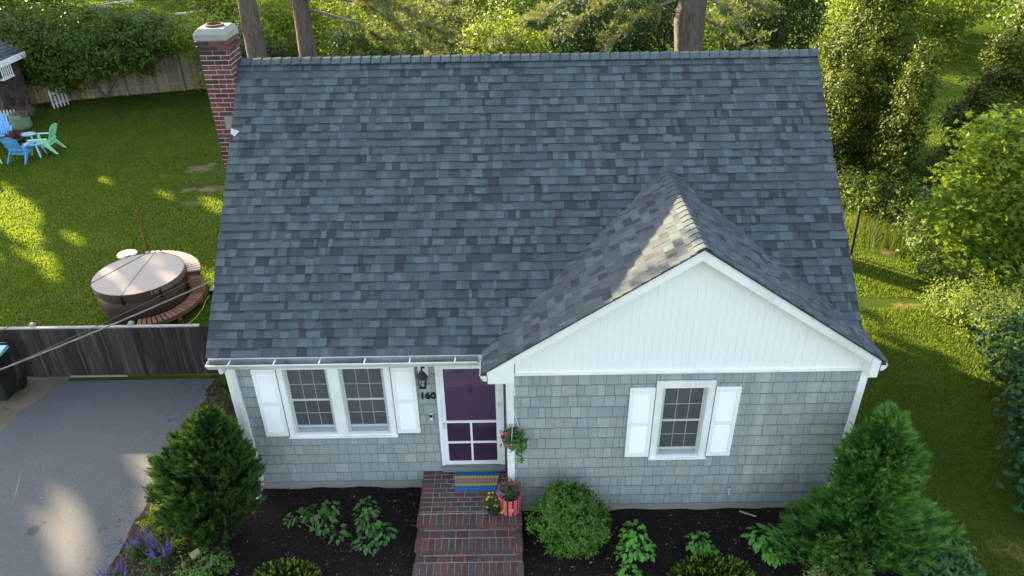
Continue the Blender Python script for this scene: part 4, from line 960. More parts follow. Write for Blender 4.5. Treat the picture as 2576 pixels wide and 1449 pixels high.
leafy('hydrangea', 'broad sprawling leafy shrub on dark mulch beside the left juniper', 'shrub', (-2.5, -.3, .02), [(-2.85, -.13, .10, .20, .16), (-2.55, -.12, .16, .22, .2), (-2.35, -.34, .18, .20, .2), (-2.12, -.45, .10, .2, .14), (-2.3, -.02, .14, .16, .16)], 210, .10, SHRM, 1)
leafy('hydrangea', 'upright leafy shrub on dark mulch just left of the brick steps', 'shrub', (-1.62, -.35, .02), [(-1.68, -.12, .25, .22, .2), (-1.62, -.4, .22, .22, .2), (-1.35, -.5, .14, .18, .16), (-1.6, -.68, .10, .2, .14)], 220, .10, SHRM, 2)
leafy('hydrangea', 'tallest bright green leafy hydrangea right of the round boxwood', 'hydrangea', (2.55, -.85, .02), [(2.55, -.78, .36, .24, .2), (2.62, -.95, .24, .26, .2), (2.48, -1.0, .18, .24, .2), (2.42, -1.32, .12, .2, .12)], 290, .095, HYDM, 3)
leafy('hydrangea', 'small green hydrangea on mulch below the gable window', 'hydrangea', (3.58, -.85, .02), [(3.56, -.82, .20, .20, .16), (3.68, -.95, .12, .16, .12)], 130, .095, HYDM, 4)
leafy('hydrangea', 'green hydrangea beside the drooping branch of the right juniper', 'hydrangea', (4.66, -.9, .02), [(4.52, -.78, .22, .24, .18), (4.74, -1.02, .14, .2, .14), (4.6, -.98, .16, .2, .16)], 200, .105, HYDM, 5)
for i, (x, y, n_, lb) in enumerate([(3.15, -.72, 9, 'tiny seedling on the mulch between the two right hydrangeas'), (4.15, -.35, 8, 'tiny seedling sprouting on mulch near the pale stick'), (4.22, -.62, 6, 'tiny weed on mulch below the gable window right shutter'), (2.22, -.9, 8, 'small weed on mulch between boxwood and tall hydrangea')]):
    leafy('seedling', lb, 'seedling', (x, y, .02), [(x, y, .03, .09, .04)], n_, .045, SHRM, 20+i)
# gold tipped low conifers at the bottom edge
def tipplant(label, base, rx, ry, h, n):
    t = thing('dwarf_spruce', label, 'shrub', base); d = rand_dirs(n); d[:,2] = np.abs(d[:,2])*.9+.05; O = np.array(base)+d*np.array([rx, ry, h])*rng.uniform(.55, 1, (n, 1)); Dv = d+np.array([0, 0, .5]); Ln = rng.uniform(.06, .12, n)
    T = sprays(O, Dv, Ln, 10, .007, .8); npmesh('foliage', T.reshape(-1, 3), 3, len(T), LF['dark'], t)
    # bright new shoots
    m = n//4; O2 = np.array(base)+d[:m]*np.array([rx, ry, h])*rng.uniform(.8, 1.05, (m, 1)); T = sprays(O2, Dv[:m]+rng.normal(size=(m,3))*.3, rng.uniform(.07, .12, m), 12, .009, .35); npmesh('new_growth', T.reshape(-1, 3), 3, len(T), LF['spruce'], t)
    mb = MB(); mb.tube([base, (base[0], base[1], h*.6)], [.03, .01], 6); mb.build('stem', BARK2, t)
tipplant('low spruce with fresh yellow green tips at the bottom edge left of the steps', (-2.70, -1.42, .02), .52, .38, .42, 1500)
tipplant('low spruce with golden yellow tips at the bottom edge below the gable window', (3.62, -1.48, .02), .62, .36, .50, 1900)
bush('variegated_shrub', 'small shrub with pale yellow edged leaves at the bottom edge before the right juniper', 'shrub', (5.35, -1.55, .02), [(5.1, -1.5, .35, .16, .12, .22), (5.45, -1.45, .45, .16, .12, .25), (5.8, -1.5, .4, .14, .1, .2)], LF['pale'], 420, .05, .05, 7, asp=.75)
bush('leafy_shrub', 'broad leaved green shrub on the lawn edge right of the large juniper', 'shrub', (7.0, -1.25, .02), [(7.0, -1.3, .35, .45, .4, .32), (6.6, -1.15, .4, .4, .35, .3), (7.25, -1.5, .2, .35, .35, .25)], LF['hyd2'], 3600, .085, .06, 9, asp=.45)

# flowers
PET = {k: simple('petal_'+k, sc3(c, .6 if k == 'purple' else .8), .5, .15) for k, c in dict(purple=(.12, .05, .34), violet=(.42, .10, .50), red=(.45, .03, .03), orange=(.75, .12, .03), yellow=(.85, .55, .02), pink=(.80, .06, .25), rose=(.5, .10, .12)).items()}
def flower_me(name, mat, r, n=5, cup=.2):
    v = [(0, 0, 0)]; f = []
    for i in range(n):
        a = 6.283*i/n; v += [(math.cos(a-.5)*r*.75, math.sin(a-.5)*r*.75, cup*r*.6), (math.cos(a)*r, math.sin(a)*r, cup*r), (math.cos(a+.5)*r*.75, math.sin(a+.5)*r*.75, cup*r*.6)]; k = 1+3*i; f += [(0, k, k+1), (0, k+1, k+2)]
    me = bpy.data.meshes.new(name); me.from_pydata(v, [], f); me.materials.append(mat); me.update(); return me
FM = {k: flower_me('flower', PET[k], 1) for k in PET}
def put_flower(t, kind, p, r, tilt=.5, name='flower'):
    o = bpy.data.objects.new(name, FM[kind]); link(o, t); a = random.uniform(0, 6.28)
    o.matrix_basis = Matrix.Translation(p)@Matrix.Rotation(a, 4, 'Z')@Matrix.Rotation(random.uniform(0, tilt), 4, 'X')@Matrix.Scale(r, 4)
def salvia(label, base, r, h, ns, seed):
    t = thing('salvia', label, 'flowering plant', base, 'purple salvia beside the driveway'); rr = random.Random(seed)
    C, Nn = blobcloud([(base[0], base[1], h*.3, r*.9, r*.9, h*.32)], 60, 14, .03, .3); V = leafquads(C, Nn, .045*rng.uniform(.6, 1.3, len(C)), .35); npmesh('foliage', V.reshape(-1, 3), 4, len(C), LF['hyd2'], t)
    for i in range(ns):
        a = rr.uniform(0, 6.28); q = rr.uniform(.2, 1)*r; p0 = Vector((base[0]+math.cos(a)*q*.6, base[1]+math.sin(a)*q*.6, h*.35)); p1 = Vector((base[0]+math.cos(a)*q*1.2, base[1]+math.sin(a)*q*1.2, h*rr.uniform(.8, 1.1)))
        mb = MB(); d = p1-p0; m = 26
        for j in range(m):
            u = .25+.75*j/m; c = p0+d*u; aa = j*2.4; s = .016*(1.25-u*.8); o = Vector((math.cos(aa), math.sin(aa), .3))*s; w_ = Vector((-math.sin(aa), math.cos(aa), 0))*s*.8
            mb.add([c, c+o-w_, c+o*1.6+Vector((0,0,s*.5)), c+o+w_], [(0,1,2,3)])
        mb.tube([p0, p1], [.003, .002], 4, caps=False); mb.build('flower_spike', PET['purple'], t)
    return t
salvia('purple salvia spikes nearest the driveway crack, left of the taller clump', (-5.2, -.68, .02), .20, .42, 15, 1)
salvia('tallest clump of purple salvia spikes beside the yellow square marker', (-4.78, -.86, .02), .24, .46, 22, 2)
salvia('purple salvia clump cut by the bottom edge of the picture beside the driveway', (-5.3, -1.28, .02), .24, .38, 20, 3)
def perennial(label, base, r, h, n, mat, ls=.06, asp=.5): return bush('perennial_plant', label, 'plant', base, [(base[0], base[1], h*.5, r, r, h*.5)], mat, n, ls, r*.25, 8, asp=asp, inner=.3, stems=2)
perennial('bright lime green leafy plant tucked against the left juniper', (-5.0, .0, .02), .24, .42, 420, LF['lime'], .075)
perennial('yellow green plant between driveway edge and lime plant', (-5.2, -.25, .02), .15, .26, 200, LF['lime'], .06)
perennial('green leafy clump behind the tallest purple salvia', (-4.95, -.5, .02), .24, .26, 420, LF['yellow'], .06)
perennial('small yellow green plant under the left juniper', (-4.58, -.58, .02), .13, .26, 150, LF['lime'], .07)
perennial('grey green ground plant beside lower purple salvia', (-4.9, -1.3, .02), .26, .18, 420, LF['hyd2'], .035)
perennial('dark weedy plant beneath the left juniper lowest branches', (-4.05, -.85, .02), .2, .2, 260, LF['hyd2'], .045)
t = bush('rose_bush', 'low rose bush with small pink blooms at the bottom edge beside the mulch', 'rose bush', (-4.1, -1.2, .02), [(-4.1, -1.15, .16, .38, .22, .18), (-3.8, -1.05, .2, .22, .2, .2)], LF['box'], 900, .045, .05, 8)
for p in ((-4.36, -1.02, .16), (-4.33, -1.05, .17), (-4.35, -1.07, .15)): put_flower(t, 'pink', p, .028)
for p in ((-4.02, -1.0, .26), (-4.08, -1.06, .25), (-3.9, -.98, .28)): put_flower(t, 'rose', p, .024)
# daylily leaves near the fence
t = thing('daylily', 'arching strap leaved daylily at the left house corner by the fence', 'plant', (-4.9, 3.2, 0)); mb = MB(); rr = random.Random(8)
for c in ((-5.15, 3.45), (-4.9, 2.9), (-5.05, 2.4), (-4.6, 3.3), (-4.75, 1.9), (-4.9, 1.4)):
    for i in range(22):
        a = rr.uniform(0, 6.28); l = rr.uniform(.25, .5); pts = [Vector((c[0]+math.cos(a)*l*u, c[1]+math.sin(a)*l*u, .02+l*(1.7*u-1.5*u*u))) for u in (0, .3, .6, .85, 1)]; w = Vector((-math.sin(a), math.cos(a), 0))*.009
        for p, q in zip(pts[:-1], pts[1:]): mb.add([p-w, p+w, q+w*.8, q-w*.8], [(0,1,2,3)])
stuff(mb.build('strap_leaves', LF['green'], t))

# ================================================================== things on the stoop
mat_ = thing('door_mat', 'woven rope doormat with blue, yellow and dusty pink stripes on the brick landing', 'doormat', (.1, .33, .425))
MC = dict(blue=simple('rope_blue', (.028, .14, .36), .9, .25, 40, .5), yel=simple('rope_yellow', (.48, .40, .05), .9, .25, 40, .5), tan=simple('rope_pink', (.30, .19, .17), .9, .25, 40, .5))
bands = [(.0, .27, 'blue'), (.27, .37, 'yel'), (.37, .63, 'tan'), (.63, .73, 'yel'), (.73, 1.0, 'blue')]
for (a, b, k) in bands:
    mb = MB(); nx, ny = 110, max(3, int((b-a)*26)); g = []
    for j in range(ny+1):
        v = a+(b-a)*j/ny
        for i in range(nx+1):
            u = i/nx; x0 = -.25-.035*v; x1 = .415+.08*v; x = x0+(x1-x0)*u; y = .095+.465*v+.006*math.sin(u*16*6.283)*(1 if v in (0, 1) else .5)
            g.append((x, y, .4275+.011*abs(math.sin(u*16*math.pi))+.004*math.sin(v*80)))
    f = [(j*(nx+1)+i, j*(nx+1)+i+1, (j+1)*(nx+1)+i+1, (j+1)*(nx+1)+i) for j in range(ny) for i in range(nx)]
    mb.add(g, f); mb.build('stripe', MC[k], mat_, smooth=True)
coral = simple('coral_paint', (.62, .135, .115), .55, .1, 6)
pc = (.655, -.27, .424); t = thing('flower_planter', 'coral pink slatted wooden planter full of red and purple flowers on the landing', 'planter', pc); n = 12
for i in range(n):
    a = 6.283*(i+.5)/n-math.pi/2-6.283*.5/n; w = .062; c, s = math.cos(a), math.sin(a); r0, r1 = .165, .175; mb = MB()
    q = [(r, u, z) for z, r in ((.426, r0), (.755, r1)) for (u) in (-w/2, w/2)]
    P = lambda r, u, z: (pc[0]+c*r-s*u, pc[1]+s*r+c*u, z)
    mb.add([P(r0,-w/2,.426), P(r0,w/2,.426), P(r1,w/2,.755), P(r1,-w/2,.755), P(r0-.015,-w/2,.426), P(r0-.015,w/2,.426), P(r1-.015,w/2,.755), P(r1-.015,-w/2,.755)], [(0,1,2,3),(7,6,5,4),(0,4,5,1),(1,5,6,2),(2,6,7,3),(3,7,4,0)]); mb.build('slat', coral, t, bevel=.003)
mb = MB(); mb.lathe(pc, [(.145, .01), (.152, .28), (.14, .285), (.001, .285)], 24); mb.build('liner', simple('dark_soil', (.02, .013, .01), .95), t)
mb = MB(); v0 = len(mb.v); mb.lathe((0, 0, 0), [(.0001, -.004), (.046, -.004), (.046, .008), (.0001, .008)], 22); mb.v = [(pc[0]+.012+x, pc[1]-.186-z, .585+y) for x, y, z in mb.v]; mb.build('round_knob', simple('coral_light', (.72, .20, .17), .5, .05), t)
C, Nn = blobcloud([(pc[0], pc[1], .84, .19, .18, .15)], 130, 12, .03, .3); V = leafquads(C, Nn, .028*rng.uniform(.6, 1.3, len(C)), .4); npmesh('foliage', V.reshape(-1, 3), 4, len(C), LF['hyd2'], t)
for i in range(120):
    d = rand_dirs(1)[0]; d[2] = abs(d[2]); p = np.array([pc[0], pc[1], .84])+d*np.array([.20, .19, .17])
    if d[0] < -.3 and d[2] < .6: put_flower(t, 'violet', p-np.array([0, 0, .05]), .019)
    elif d[2] > .7: put_flower(t, random.choice(['red', 'rose', 'red', 'purple']), p, .014)
    elif d[0] > .4: put_flower(t, random.choice(['purple', 'rose']), p-np.array([0, 0, .03]), .015)
yp = (.385, -.33, .424); t = thing('flower_pot', 'low dark plastic pot of yellow flowers beside the coral planter', 'flower pot', yp)
mb = MB(); mb.lathe(yp, [(.085, 0), (.118, .10), (.126, .10), (.126, .115), (.112, .115), (.108, .09), (.001, .09)], 24); mb.build('pot', simple('dark_plastic', (.025, .027, .027), .5, .1), t, smooth=False)
C, Nn = blobcloud([(yp[0], yp[1], .60, .125, .12, .10)], 70, 12, .03, .3); V = leafquads(C, Nn, .032*rng.uniform(.6, 1.3, len(C)), .3); npmesh('foliage', V.reshape(-1, 3), 4, len(C), LF['hyd2'], t)
for p in ((-.10, -.02, .72), (-.06, .07, .76), (-.02, .0, .74), (.0, .05, .79), (.04, -.03, .72), (.02, -.09, .66), (-.10, -.09, .62), (.07, -.10, .66), (.10, -.02, .74), (.12, .03, .72), (.06, .06, .76), (.14, -.14, .55), (-.08, .0, .75), (.09, .02, .78), (-.01, .08, .77), (.15, -.12, .57)):
    for q in range(2): put_flower(t, 'yellow', (yp[0]+p[0]+random.uniform(-.01, .01), yp[1]+p[1], p[2]), .021, .9)
# hanging basket
hb = (.705, -.2, 1.80); t = thing('hanging_basket', 'hanging basket of trailing vines and red flowers by the white corner board', 'hanging basket', hb)
mb = MB(); mb.lathe(hb, [(.02, -.11), (.09, -.09), (.135, -.02), (.15, .05), (.145, .05), (.001, .04)], 20); mb.build('coir_bowl', simple('coir', (.16, .10, .055), .95, .35, 40, .6), t)
mb = MB()
for z, r_ in ((.05, .153), (.0, .142), (-.05, .122), (-.09, .095)): mb.tube([(hb[0]+r_*math.cos(a), hb[1]+r_*math.sin(a), hb[2]+z) for a in np.linspace(0, 6.283, 25)], .005, 5, caps=False)
mb.build('wire_rim', simple('wicker_rim', (.32, .22, .13), .7, .2), t)
mb = MB()
for a in (.4, 2.5, 4.6): mb.tube([(hb[0]+.15*math.cos(a), hb[1]+.15*math.sin(a), hb[2]+.05), (.725, -.2, 2.40)], .0035, 5)
mb.tube([(.725, -.2, 2.40), (.725, -.2, 2.67)], .006, 6); mb.tube([(.725, -.2, 2.67), (.74, -.2, 2.70), (.755, -.2, 2.68), (.735, -.17, 2.90)], .006, 6); mb.build('hanger', M['white'], t)
C, Nn = blobcloud([(hb[0], hb[1], hb[2]+.10, .165, .15, .10)], 90, 10, .035, .3); V = leafquads(C, Nn, .042*rng.uniform(.6, 1.3, len(C)), .6); npmesh('foliage', V.reshape(-1, 3), 4, len(C), LF['hyd2'], t)
Cv = []
for (dx, dy, l) in ((.13, -.10, .42), (.17, -.06, .28), (.10, -.13, .2), (.2, -.02, .18), (-.12, -.08, .08), (.02, -.15, .14)):
    for i in range(int(l*130)): u = rng.uniform(0, 1); Cv.append((hb[0]+dx+rng.normal()*.022, hb[1]+dy+rng.normal()*.02, hb[2]+.06-l*u))
Cv = np.array(Cv); V = leafquads(Cv, np.tile([0, -1., .4], (len(Cv), 1)), .045*rng.uniform(.6, 1.3, len(Cv)), .8); npmesh('trailing_vine', V.reshape(-1, 3), 4, len(Cv), LF['lime'] if 0 else LF['box'], t)
for p, k in (((-.09, -.08, .15), 'pink'), ((-.12, -.09, .11), 'pink'), ((-.08, -.06, .20), 'orange'), ((-.06, -.05, .19), 'orange'), ((.10, .02, .22), 'pink'), ((-.15, -.02, .13), 'pink')):
    for q in range(3): put_flower(t, k, (hb[0]+p[0]+random.uniform(-.015, .015), hb[1]+p[1], hb[2]+p[2]+random.uniform(-.01, .01)), .022)

# ================================================================== near fence
FY = 3.93
WG = [woodgrain('grey_fence_board_%d' % i, sc3((.017, .0135, .013), k), sc3((.052, .042, .039), k), (16, 16, 1.0), .9, streak=(.12, .118, .115)) for i, k in enumerate((.8, 1.1, 1.5, .95))]
CAPW = simple('pale_wood_lit_edge', (.27, .255, .235), .8, .2, 4, .3)  # pale rail tone paints the lit top edge; posts share it
fn = thing('board_fence', 'dark weathered board fence with pale top rail between driveway and back yard', 'fence', (-8, FY, 0))
x = -16.0; rr = random.Random(12)
while x < -3.86:
    w = rr.uniform(.135, .15); mb = MB(); zt = 1.20+rr.uniform(-.008, .006)+(x+3.7)*.0
    mb.box(x, x+w-.005, FY-.02-rr.uniform(0, .004), FY, .02, zt); mb.build('board', WG[rr.randrange(4)], fn); x += w
mb = MB(); mb.box(-16, -5.62, FY-.03, FY+.045, 1.205, 1.235); mb.build('top_rail', CAPW, fn, bevel=.004)
mb = MB(); mb.box(-4.75, -3.86, FY-.03, FY+.045, 1.205, 1.235); mb.build('top_rail', CAPW, fn, bevel=.004)
for z in (.25, .75, 1.10): mb = MB(); mb.box(-16, -3.86, FY+.002, FY+.04, z-.045, z+.045); mb.build('rail', WG[1], fn)
for x in (-15.2, -13.2, -11.2, -9.05, -6.92-.4+.28, -5.55+.45): mb = MB(); mb.box(x-.05, x+.05, FY+.042, FY+.142, 0, 1.25); mb.add([(x-.055, FY+.037, 1.25), (x+.055, FY+.037, 1.25), (x+.055, FY+.147, 1.25), (x-.055, FY+.147, 1.25), (x-.03, FY+.07, 1.285), (x+.03, FY+.07, 1.285), (x+.03, FY+.12, 1.285), (x-.03, FY+.12, 1.285)], [(0,1,5,4),(1,2,6,5),(2,3,7,6),(3,0,4,7),(4,5,6,7)]); mb.build('post', CAPW, fn)
mb = MB(); mb.box(-8.6, -7.4, FY-.05, FY-.025, -.02, .022); mb.build('kick_board', CAPW, fn)
# wheeled bin
bn = thing('wheeled_bin', 'dark wheeled rubbish bin with pale teal lid at the left edge beside the fence', 'bin', (-9.66, 3.3, 0)); BD = simple('bin_plastic', (.014, .017, .017), .5, .2); TL = simple('teal_lid', (.14, .34, .35), .45, .15)
mb = MB(); x0, x1, y0, y1 = -9.93, -9.37, 3.0, 3.56
mb.add([(x0+.07, y0+.09, .06), (x1-.07, y0+.09, .06), (x1-.07, y1-.05, .06), (x0+.07, y1-.05, .06), (x0, y0, 1.0), (x1, y0, 1.0), (x1, y1, 1.0), (x0, y1, 1.0)], [(0,3,2,1),(0,1,5,4),(1,2,6,5),(2,3,7,6),(3,0,4,7),(4,5,6,7)]); mb.box(x0-.02, x1+.02, y0-.02, y1+.02, .95, 1.0); mb.build('bin_body', BD, bn, bevel=.015)
mb = MB(); mb.add([(x0-.03, y0-.04, 1.003), (x1+.03, y0-.04, 1.003), (x1+.03, y1+.03, 1.003), (x0-.03, y1+.03, 1.003), (x0-.03, y0-.04, 1.03), (x1+.03, y0-.04, 1.03), (x1+.01, y1+.0, 1.075), (x0-.01, y1+.0, 1.075)], [(0,3,2,1),(0,1,5,4),(1,2,6,5),(2,3,7,6),(3,0,4,7),(4,5,6,7)]); mb.build('lid', TL, bn, bevel=.01)
mb = MB(); mb.tube([(x0+.06, y1+.03, 1.0), (x0+.06, y1+.09, 1.06), (x1-.06, y1+.09, 1.06), (x1-.06, y1+.03, 1.0)], .016, 8); mb.build('handle', BD, bn)
for xx in (x0-.01, x1-.05):
    mb = MB(); mb.lathe((0, 0, 0), [(.001, -.03), (.10, -.03), (.145, -.026), (.15, 0), (.145, .026), (.10, .03), (.001, .03)], 22); mb.v = [(xx+.03+z, y1-.02+x, .15+y) for x, y, z in mb.v]; mb.build('wheel', simple('tyre', (.008, .008, .008), .7), bn)
def text(body, size, mt, parent, mat, name='lettering', ext=.002):
    cu = bpy.data.curves.new(name, 'FONT'); cu.body = body; cu.size = size; cu.extrude = ext; cu.align_x = 'CENTER'; to = bpy.data.objects.new('tmp', cu); COL.objects.link(to); dg = bpy.context.evaluated_depsgraph_get(); me = bpy.data.meshes.new_from_object(to.evaluated_get(dg)); bpy.data.objects.remove(to); me.materials.clear(); me.materials.append(mat); o = bpy.data.objects.new(name, me); link(o, parent); o.matrix_basis = Matrix(mt.tolist()); return o
em = simple('pale_print', (.35, .37, .40), .6, .1)
mb = MB(); mb.tube([(-9.56+.055*math.cos(a), 2.99+.012*math.sin(a), .70+.07*math.sin(a)) for a in np.linspace(-.5, 5.2, 22)], .008, 5); mb.tube([(-9.56+.022*math.cos(a), 2.987, .715+.03*math.sin(a)) for a in np.linspace(0, 6.28, 16)], .007, 5); mb.build('round_emblem', em, bn)

# ================================================================== hot tub and its surround
TC = np.array([-8.13, 6.72]); TR = 1.0
tub = thing('hot_tub', 'round brown hot tub with grey folding cover standing on the lawn behind the fence', 'hot tub', (TC[0], TC[1], 0))
BRV = simple('brown_vinyl', (.080, .048, .032), .6, .2, 5, .3, fine=30); CVR = simple('grey_brown_cover', (.205, .180, .162), .5, .07, 3, .15)
mb = MB(); mb.lathe((TC[0], TC[1], 0), [(.93, 0), (.97, .1), (.99, .4), (1.0, .72)], 72); mb.build('skirt', BRV, tub, smooth=True)
mb = MB(); n = 36
for sgn in (0, 1):
    pts = []; a0 = math.radians(92)+math.pi*sgn
    arc = [a0+math.pi*i/n for i in range(n+1)]; T_ = .88
    nx_, ny_ = math.cos(a0+math.pi/2), math.sin(a0+math.pi/2); gp = .010
    P = [(TC[0]+nx_*gp+1.02*math.cos(a), TC[1]+ny_*gp+1.02*math.sin(a)) for a in arc]; m = len(P)
    mb.add([(x, y, T_-.12) for x, y in P]+[(x, y, T_-.012) for x, y in P]+[(TC[0]+(x-TC[0])*.975, TC[1]+(y-TC[1])*.975, T_+.002) for x, y in P]+[(TC[0]+nx_*gp, TC[1]+ny_*gp, T_+.022)],
      [(k, k+1, m+k+1, m+k) for k in range(m-1)]+[(m+k, m+k+1, 2*m+k+1, 2*m+k) for k in range(m-1)]+[(2*m+k, 2*m+k+1, 3*m) for k in range(m-1)]+[(0, m, 2*m, 3*m, 3*m-1, 2*m-1, m-1)])
mb.build('cover', CVR, tub)
mb = MB(); ring = [(TC[0]+1.026*math.cos(a), TC[1]+1.026*math.sin(a)) for a in np.linspace(0, 6.283, 73)]; m = len(ring)
mb.add([(x, y, .885) for x, y in ring]+[(x, y, .77) for x, y in ring]+[(TC[0]+(x-TC[0])*(1.0+.015*math.sin(i*.9)), TC[1]+(y-TC[1])*(1.0+.015*math.sin(i*.9)), .68+.02*math.sin(i*.7)) for i, (x, y) in enumerate(ring)], [(k+m, k+m+1, k+1, k) for k in range(m-1)]+[(k+2*m, k+2*m+1, k+m+1, k+m) for k in range(m-1)])
mb.build('cover_skirt', BRV, tub, smooth=True)
mb = MB(); a = math.radians(92); d_ = Vector((math.cos(a), math.sin(a), 0)); c_ = Vector((TC[0], TC[1], .905)); mb.bar(c_-d_*1.0-Vector((0, 0, .022)), c_, .035, .008); mb.bar(c_, c_+d_*1.0-Vector((0, 0, .022)), .035, .008); mb.build('cover_seam', simple('cover_seam', (.16, .13, .12), .6, .2), tub)
for aa in (math.radians(272), math.radians(215), math.radians(318)):
    mb = MB(); p = Vector((TC[0]+1.04*math.cos(aa), TC[1]+1.04*math.sin(aa), .84)); mb.bar(p, p-Vector((0, 0, .16)), .05, .012, up=(math.cos(aa), math.sin(aa), 0)); mb.box(p.x-.03, p.x+.03, p.y-.02, p.y+.02, p.z-.20, p.z-.14); mb.build('cover_strap', M['black'], tub)
CED = [simple('bench_cedar_%d' % i, sc3((.34, .19, .12), k), .7, .2, 8, .3) for i, k in enumerate((.85, 1, 1.15))]
def ringseg(name, label, cat, r0, r1, a0, a1, z, n, mats, h, skirt_mat, supports):
    t = thing(name, label, cat, (TC[0]+(r0+r1)/2*math.cos((a0+a1)/2), TC[1]+(r0+r1)/2*math.sin((a0+a1)/2), 0))
    for i in range(n):
        b0 = a0+(a1-a0)*(i+.12)/n; b1 = a0+(a1-a0)*(i+.88)/n; mb = MB(); P = lambda r, a: (TC[0]+r*math.cos(a), TC[1]+r*math.sin(a), z)
        mb.prism([P(r0, b0), P(r1, b0), P(r1, b1), P(r0, b1)], (0, 0, .035)); mb.build('slat', random.choice(mats), t)
    mb = MB(); m = 30
    for r_ in (r0+.02, r1-.03):
        for i in range(m):
            b0 = a0+(a1-a0)*i/m; b1 = a0+(a1-a0)*(i+1)/m; P = lambda r, a, q: (TC[0]+r*math.cos(a), TC[1]+r*math.sin(a), q)
            mb.add([P(r_, b0, z-h), P(r_, b1, z-h), P(r_, b1, z), P(r_, b0, z), P(r_-.02, b0, z-h), P(r_-.02, b1, z-h), P(r_-.02, b1, z), P(r_-.02, b0, z)], [(0,1,2,3),(7,6,5,4),(0,4,5,1)])
    mb.build('curved_apron', skirt_mat, t)
    for a in supports:
        mb = MB(); P = lambda r, q: Vector((TC[0]+r*math.cos(a), TC[1]+r*math.sin(a), q)); mb.bar(P(r0+.03, (z-h)/2), P(r1-.03, (z-h)/2), .10 if z < .4 else .34, z-h-.002); mb.build('support', skirt_mat, t)
    return t
PALE = [simple('pale_bench_cedar_%d' % i, sc3((.34, .25, .21), k), .6, .12, 8, .2) for i, k in enumerate((.9, 1, 1.08))]
ringseg('curved_bench', 'curved slatted cedar bench wrapping the back of the hot tub', 'bench', 1.05, 1.36, math.radians(14), math.radians(108), .73, 17, PALE, .12, CED[0], (math.radians(17), math.radians(60), math.radians(100)))
ringseg('curved_step', 'low curved slatted wooden step in front of the hot tub', 'step', 1.03, 1.34, math.radians(-77), math.radians(10), .19, 17, CED, .09, CED[0], (math.radians(-70), math.radians(-35), math.radians(2)))
t = thing('side_stool', 'round white topped stool behind the hot tub', 'stool', (-9.12, 8.2, 0)); mb = MB(); mb.lathe((-9.12, 8.2, 0), [(.001, .55), (.23, .55), (.245, .58), (.24, .62), (.20, .635), (.001, .635)], 28); mb.build('top', simple('cream_plastic', (.45, .41, .36), .5, .1), t, smooth=False)
mb = MB(); mb.lathe((-9.12, 8.2, 0), [(.14, 0), (.16, .05), (.11, .3), (.15, .55)], 20); mb.build('base', simple('stool_base', (.25, .20, .16), .6), t, smooth=True)
mb = MB(); mb.lathe((-9.08, 8.04, .636), [(.06, 0), (.07, .035), (.03, .04)], 12); mb.lathe((-8.98, 8.06, .636), [(.03, 0), (.03, .05), (.01, .05)], 10); tag(mb.build('pool_chemical_tub', simple('white_plastic', (.75, .77, .80), .3)), 'small white containers on the round stool behind the hot tub', 'container')
mb = MB(); mb.tube([(-8.80, 8.62, 0), (-8.80, 8.62, 1.63)], [.028, .026], 10); o = mb.build('umbrella_pole', simple('red_brown_pole', (.20, .045, .025), .5, .2)); tag(o, 'thin red brown pole standing behind the hot tub bench', 'pole')
mb = MB(); mb.tube([(-6.78, 5.3, .01), (-6.86, 5.7, .012), (-6.74, 6.1, .01), (-6.72, 6.5, .012), (-6.78, 6.85, .015), (-6.72, 7.1, .03)], .011, 6); mb.tube([(-6.80, 7.6, .02), (-6.9, 8.0, .02), (-6.7, 8.2, .02), (-6.88, 8.45, .05), (-7.0, 8.3, .35)], .011, 6); mb.v = [v for v in mb.v]; tag(mb.build('extension_cord', simple('yellow_cord', (.55, .52, .06), .5)), 'yellow extension cord snaking over the grass beside the hot tub', 'cord')
t = thing('cord_reel', 'black cable reel with coiled black cable on the grass by the house', 'cable reel', (-6.62, 7.15, 0)); mb = MB(); mb.box(-6.76, -6.50, 7.05, 7.25, 0, .16); mb.lathe((-6.62, 7.35, 0), [(.02, .0), (.13, .01), (.14, .10), (.04, .12)], 16); mb.build('reel_case', BD, t, bevel=.02)
mb = MB()
for k in range(3): mb.tube([(-6.48+(.20+.03*k)*math.cos(a), 7.5+(.24+.02*k)*math.sin(a), .03+.06*k) for a in np.linspace(0, 6.283, 24)], .012, 5)
mb.build('cable', M['black'], t)
# overhead service wires
WB = simple('grey_wire', (.16, .165, .17), .5, .2); WK = simple('black_wire', (.02, .02, .02), .5, .2)
def wire(name, label, A, via, rad, mat, n=1, sag=.12, ext=1.9):
    A = Vector(A); V_ = Vector(via); E = A+(V_-A)*ext; mb = MB()
    for k in range(n):
        pts = []
        for i in range(33):
            u = i/32; p = A+(E-A)*u; p.z -= sag*4*u*(1-u); tw = rad*1.6 if n > 1 else 0; ph = u*46+k*6.283/n; p += Vector((0, math.cos(ph)*tw, math.sin(ph)*tw)); pts.append(p)
        mb.tube(pts, rad, 5)
    return tag(mb.build(name, mat), label, 'wire')
wire('service_wire', 'twisted grey bundle of overhead wires running from the house rake to the left edge', (-3.82, 1.22, 3.86), (-4.95, -2.0, 4.72), .0048, WB, 3, .1)
wire('overhead_wire', 'single thin dark wire crossing over the hot tub cover to the left edge', (-3.82, 2.13, 4.6), (-4.97, -1.6, 4.98), .005, WK, 1, .06)
wire('overhead_wire', 'thin dark wire just above the twisted bundle, ending at the house rake', (-3.82, 1.40, 3.98), (-4.95, -2.0, 4.74), .0045, WK, 1, .12)

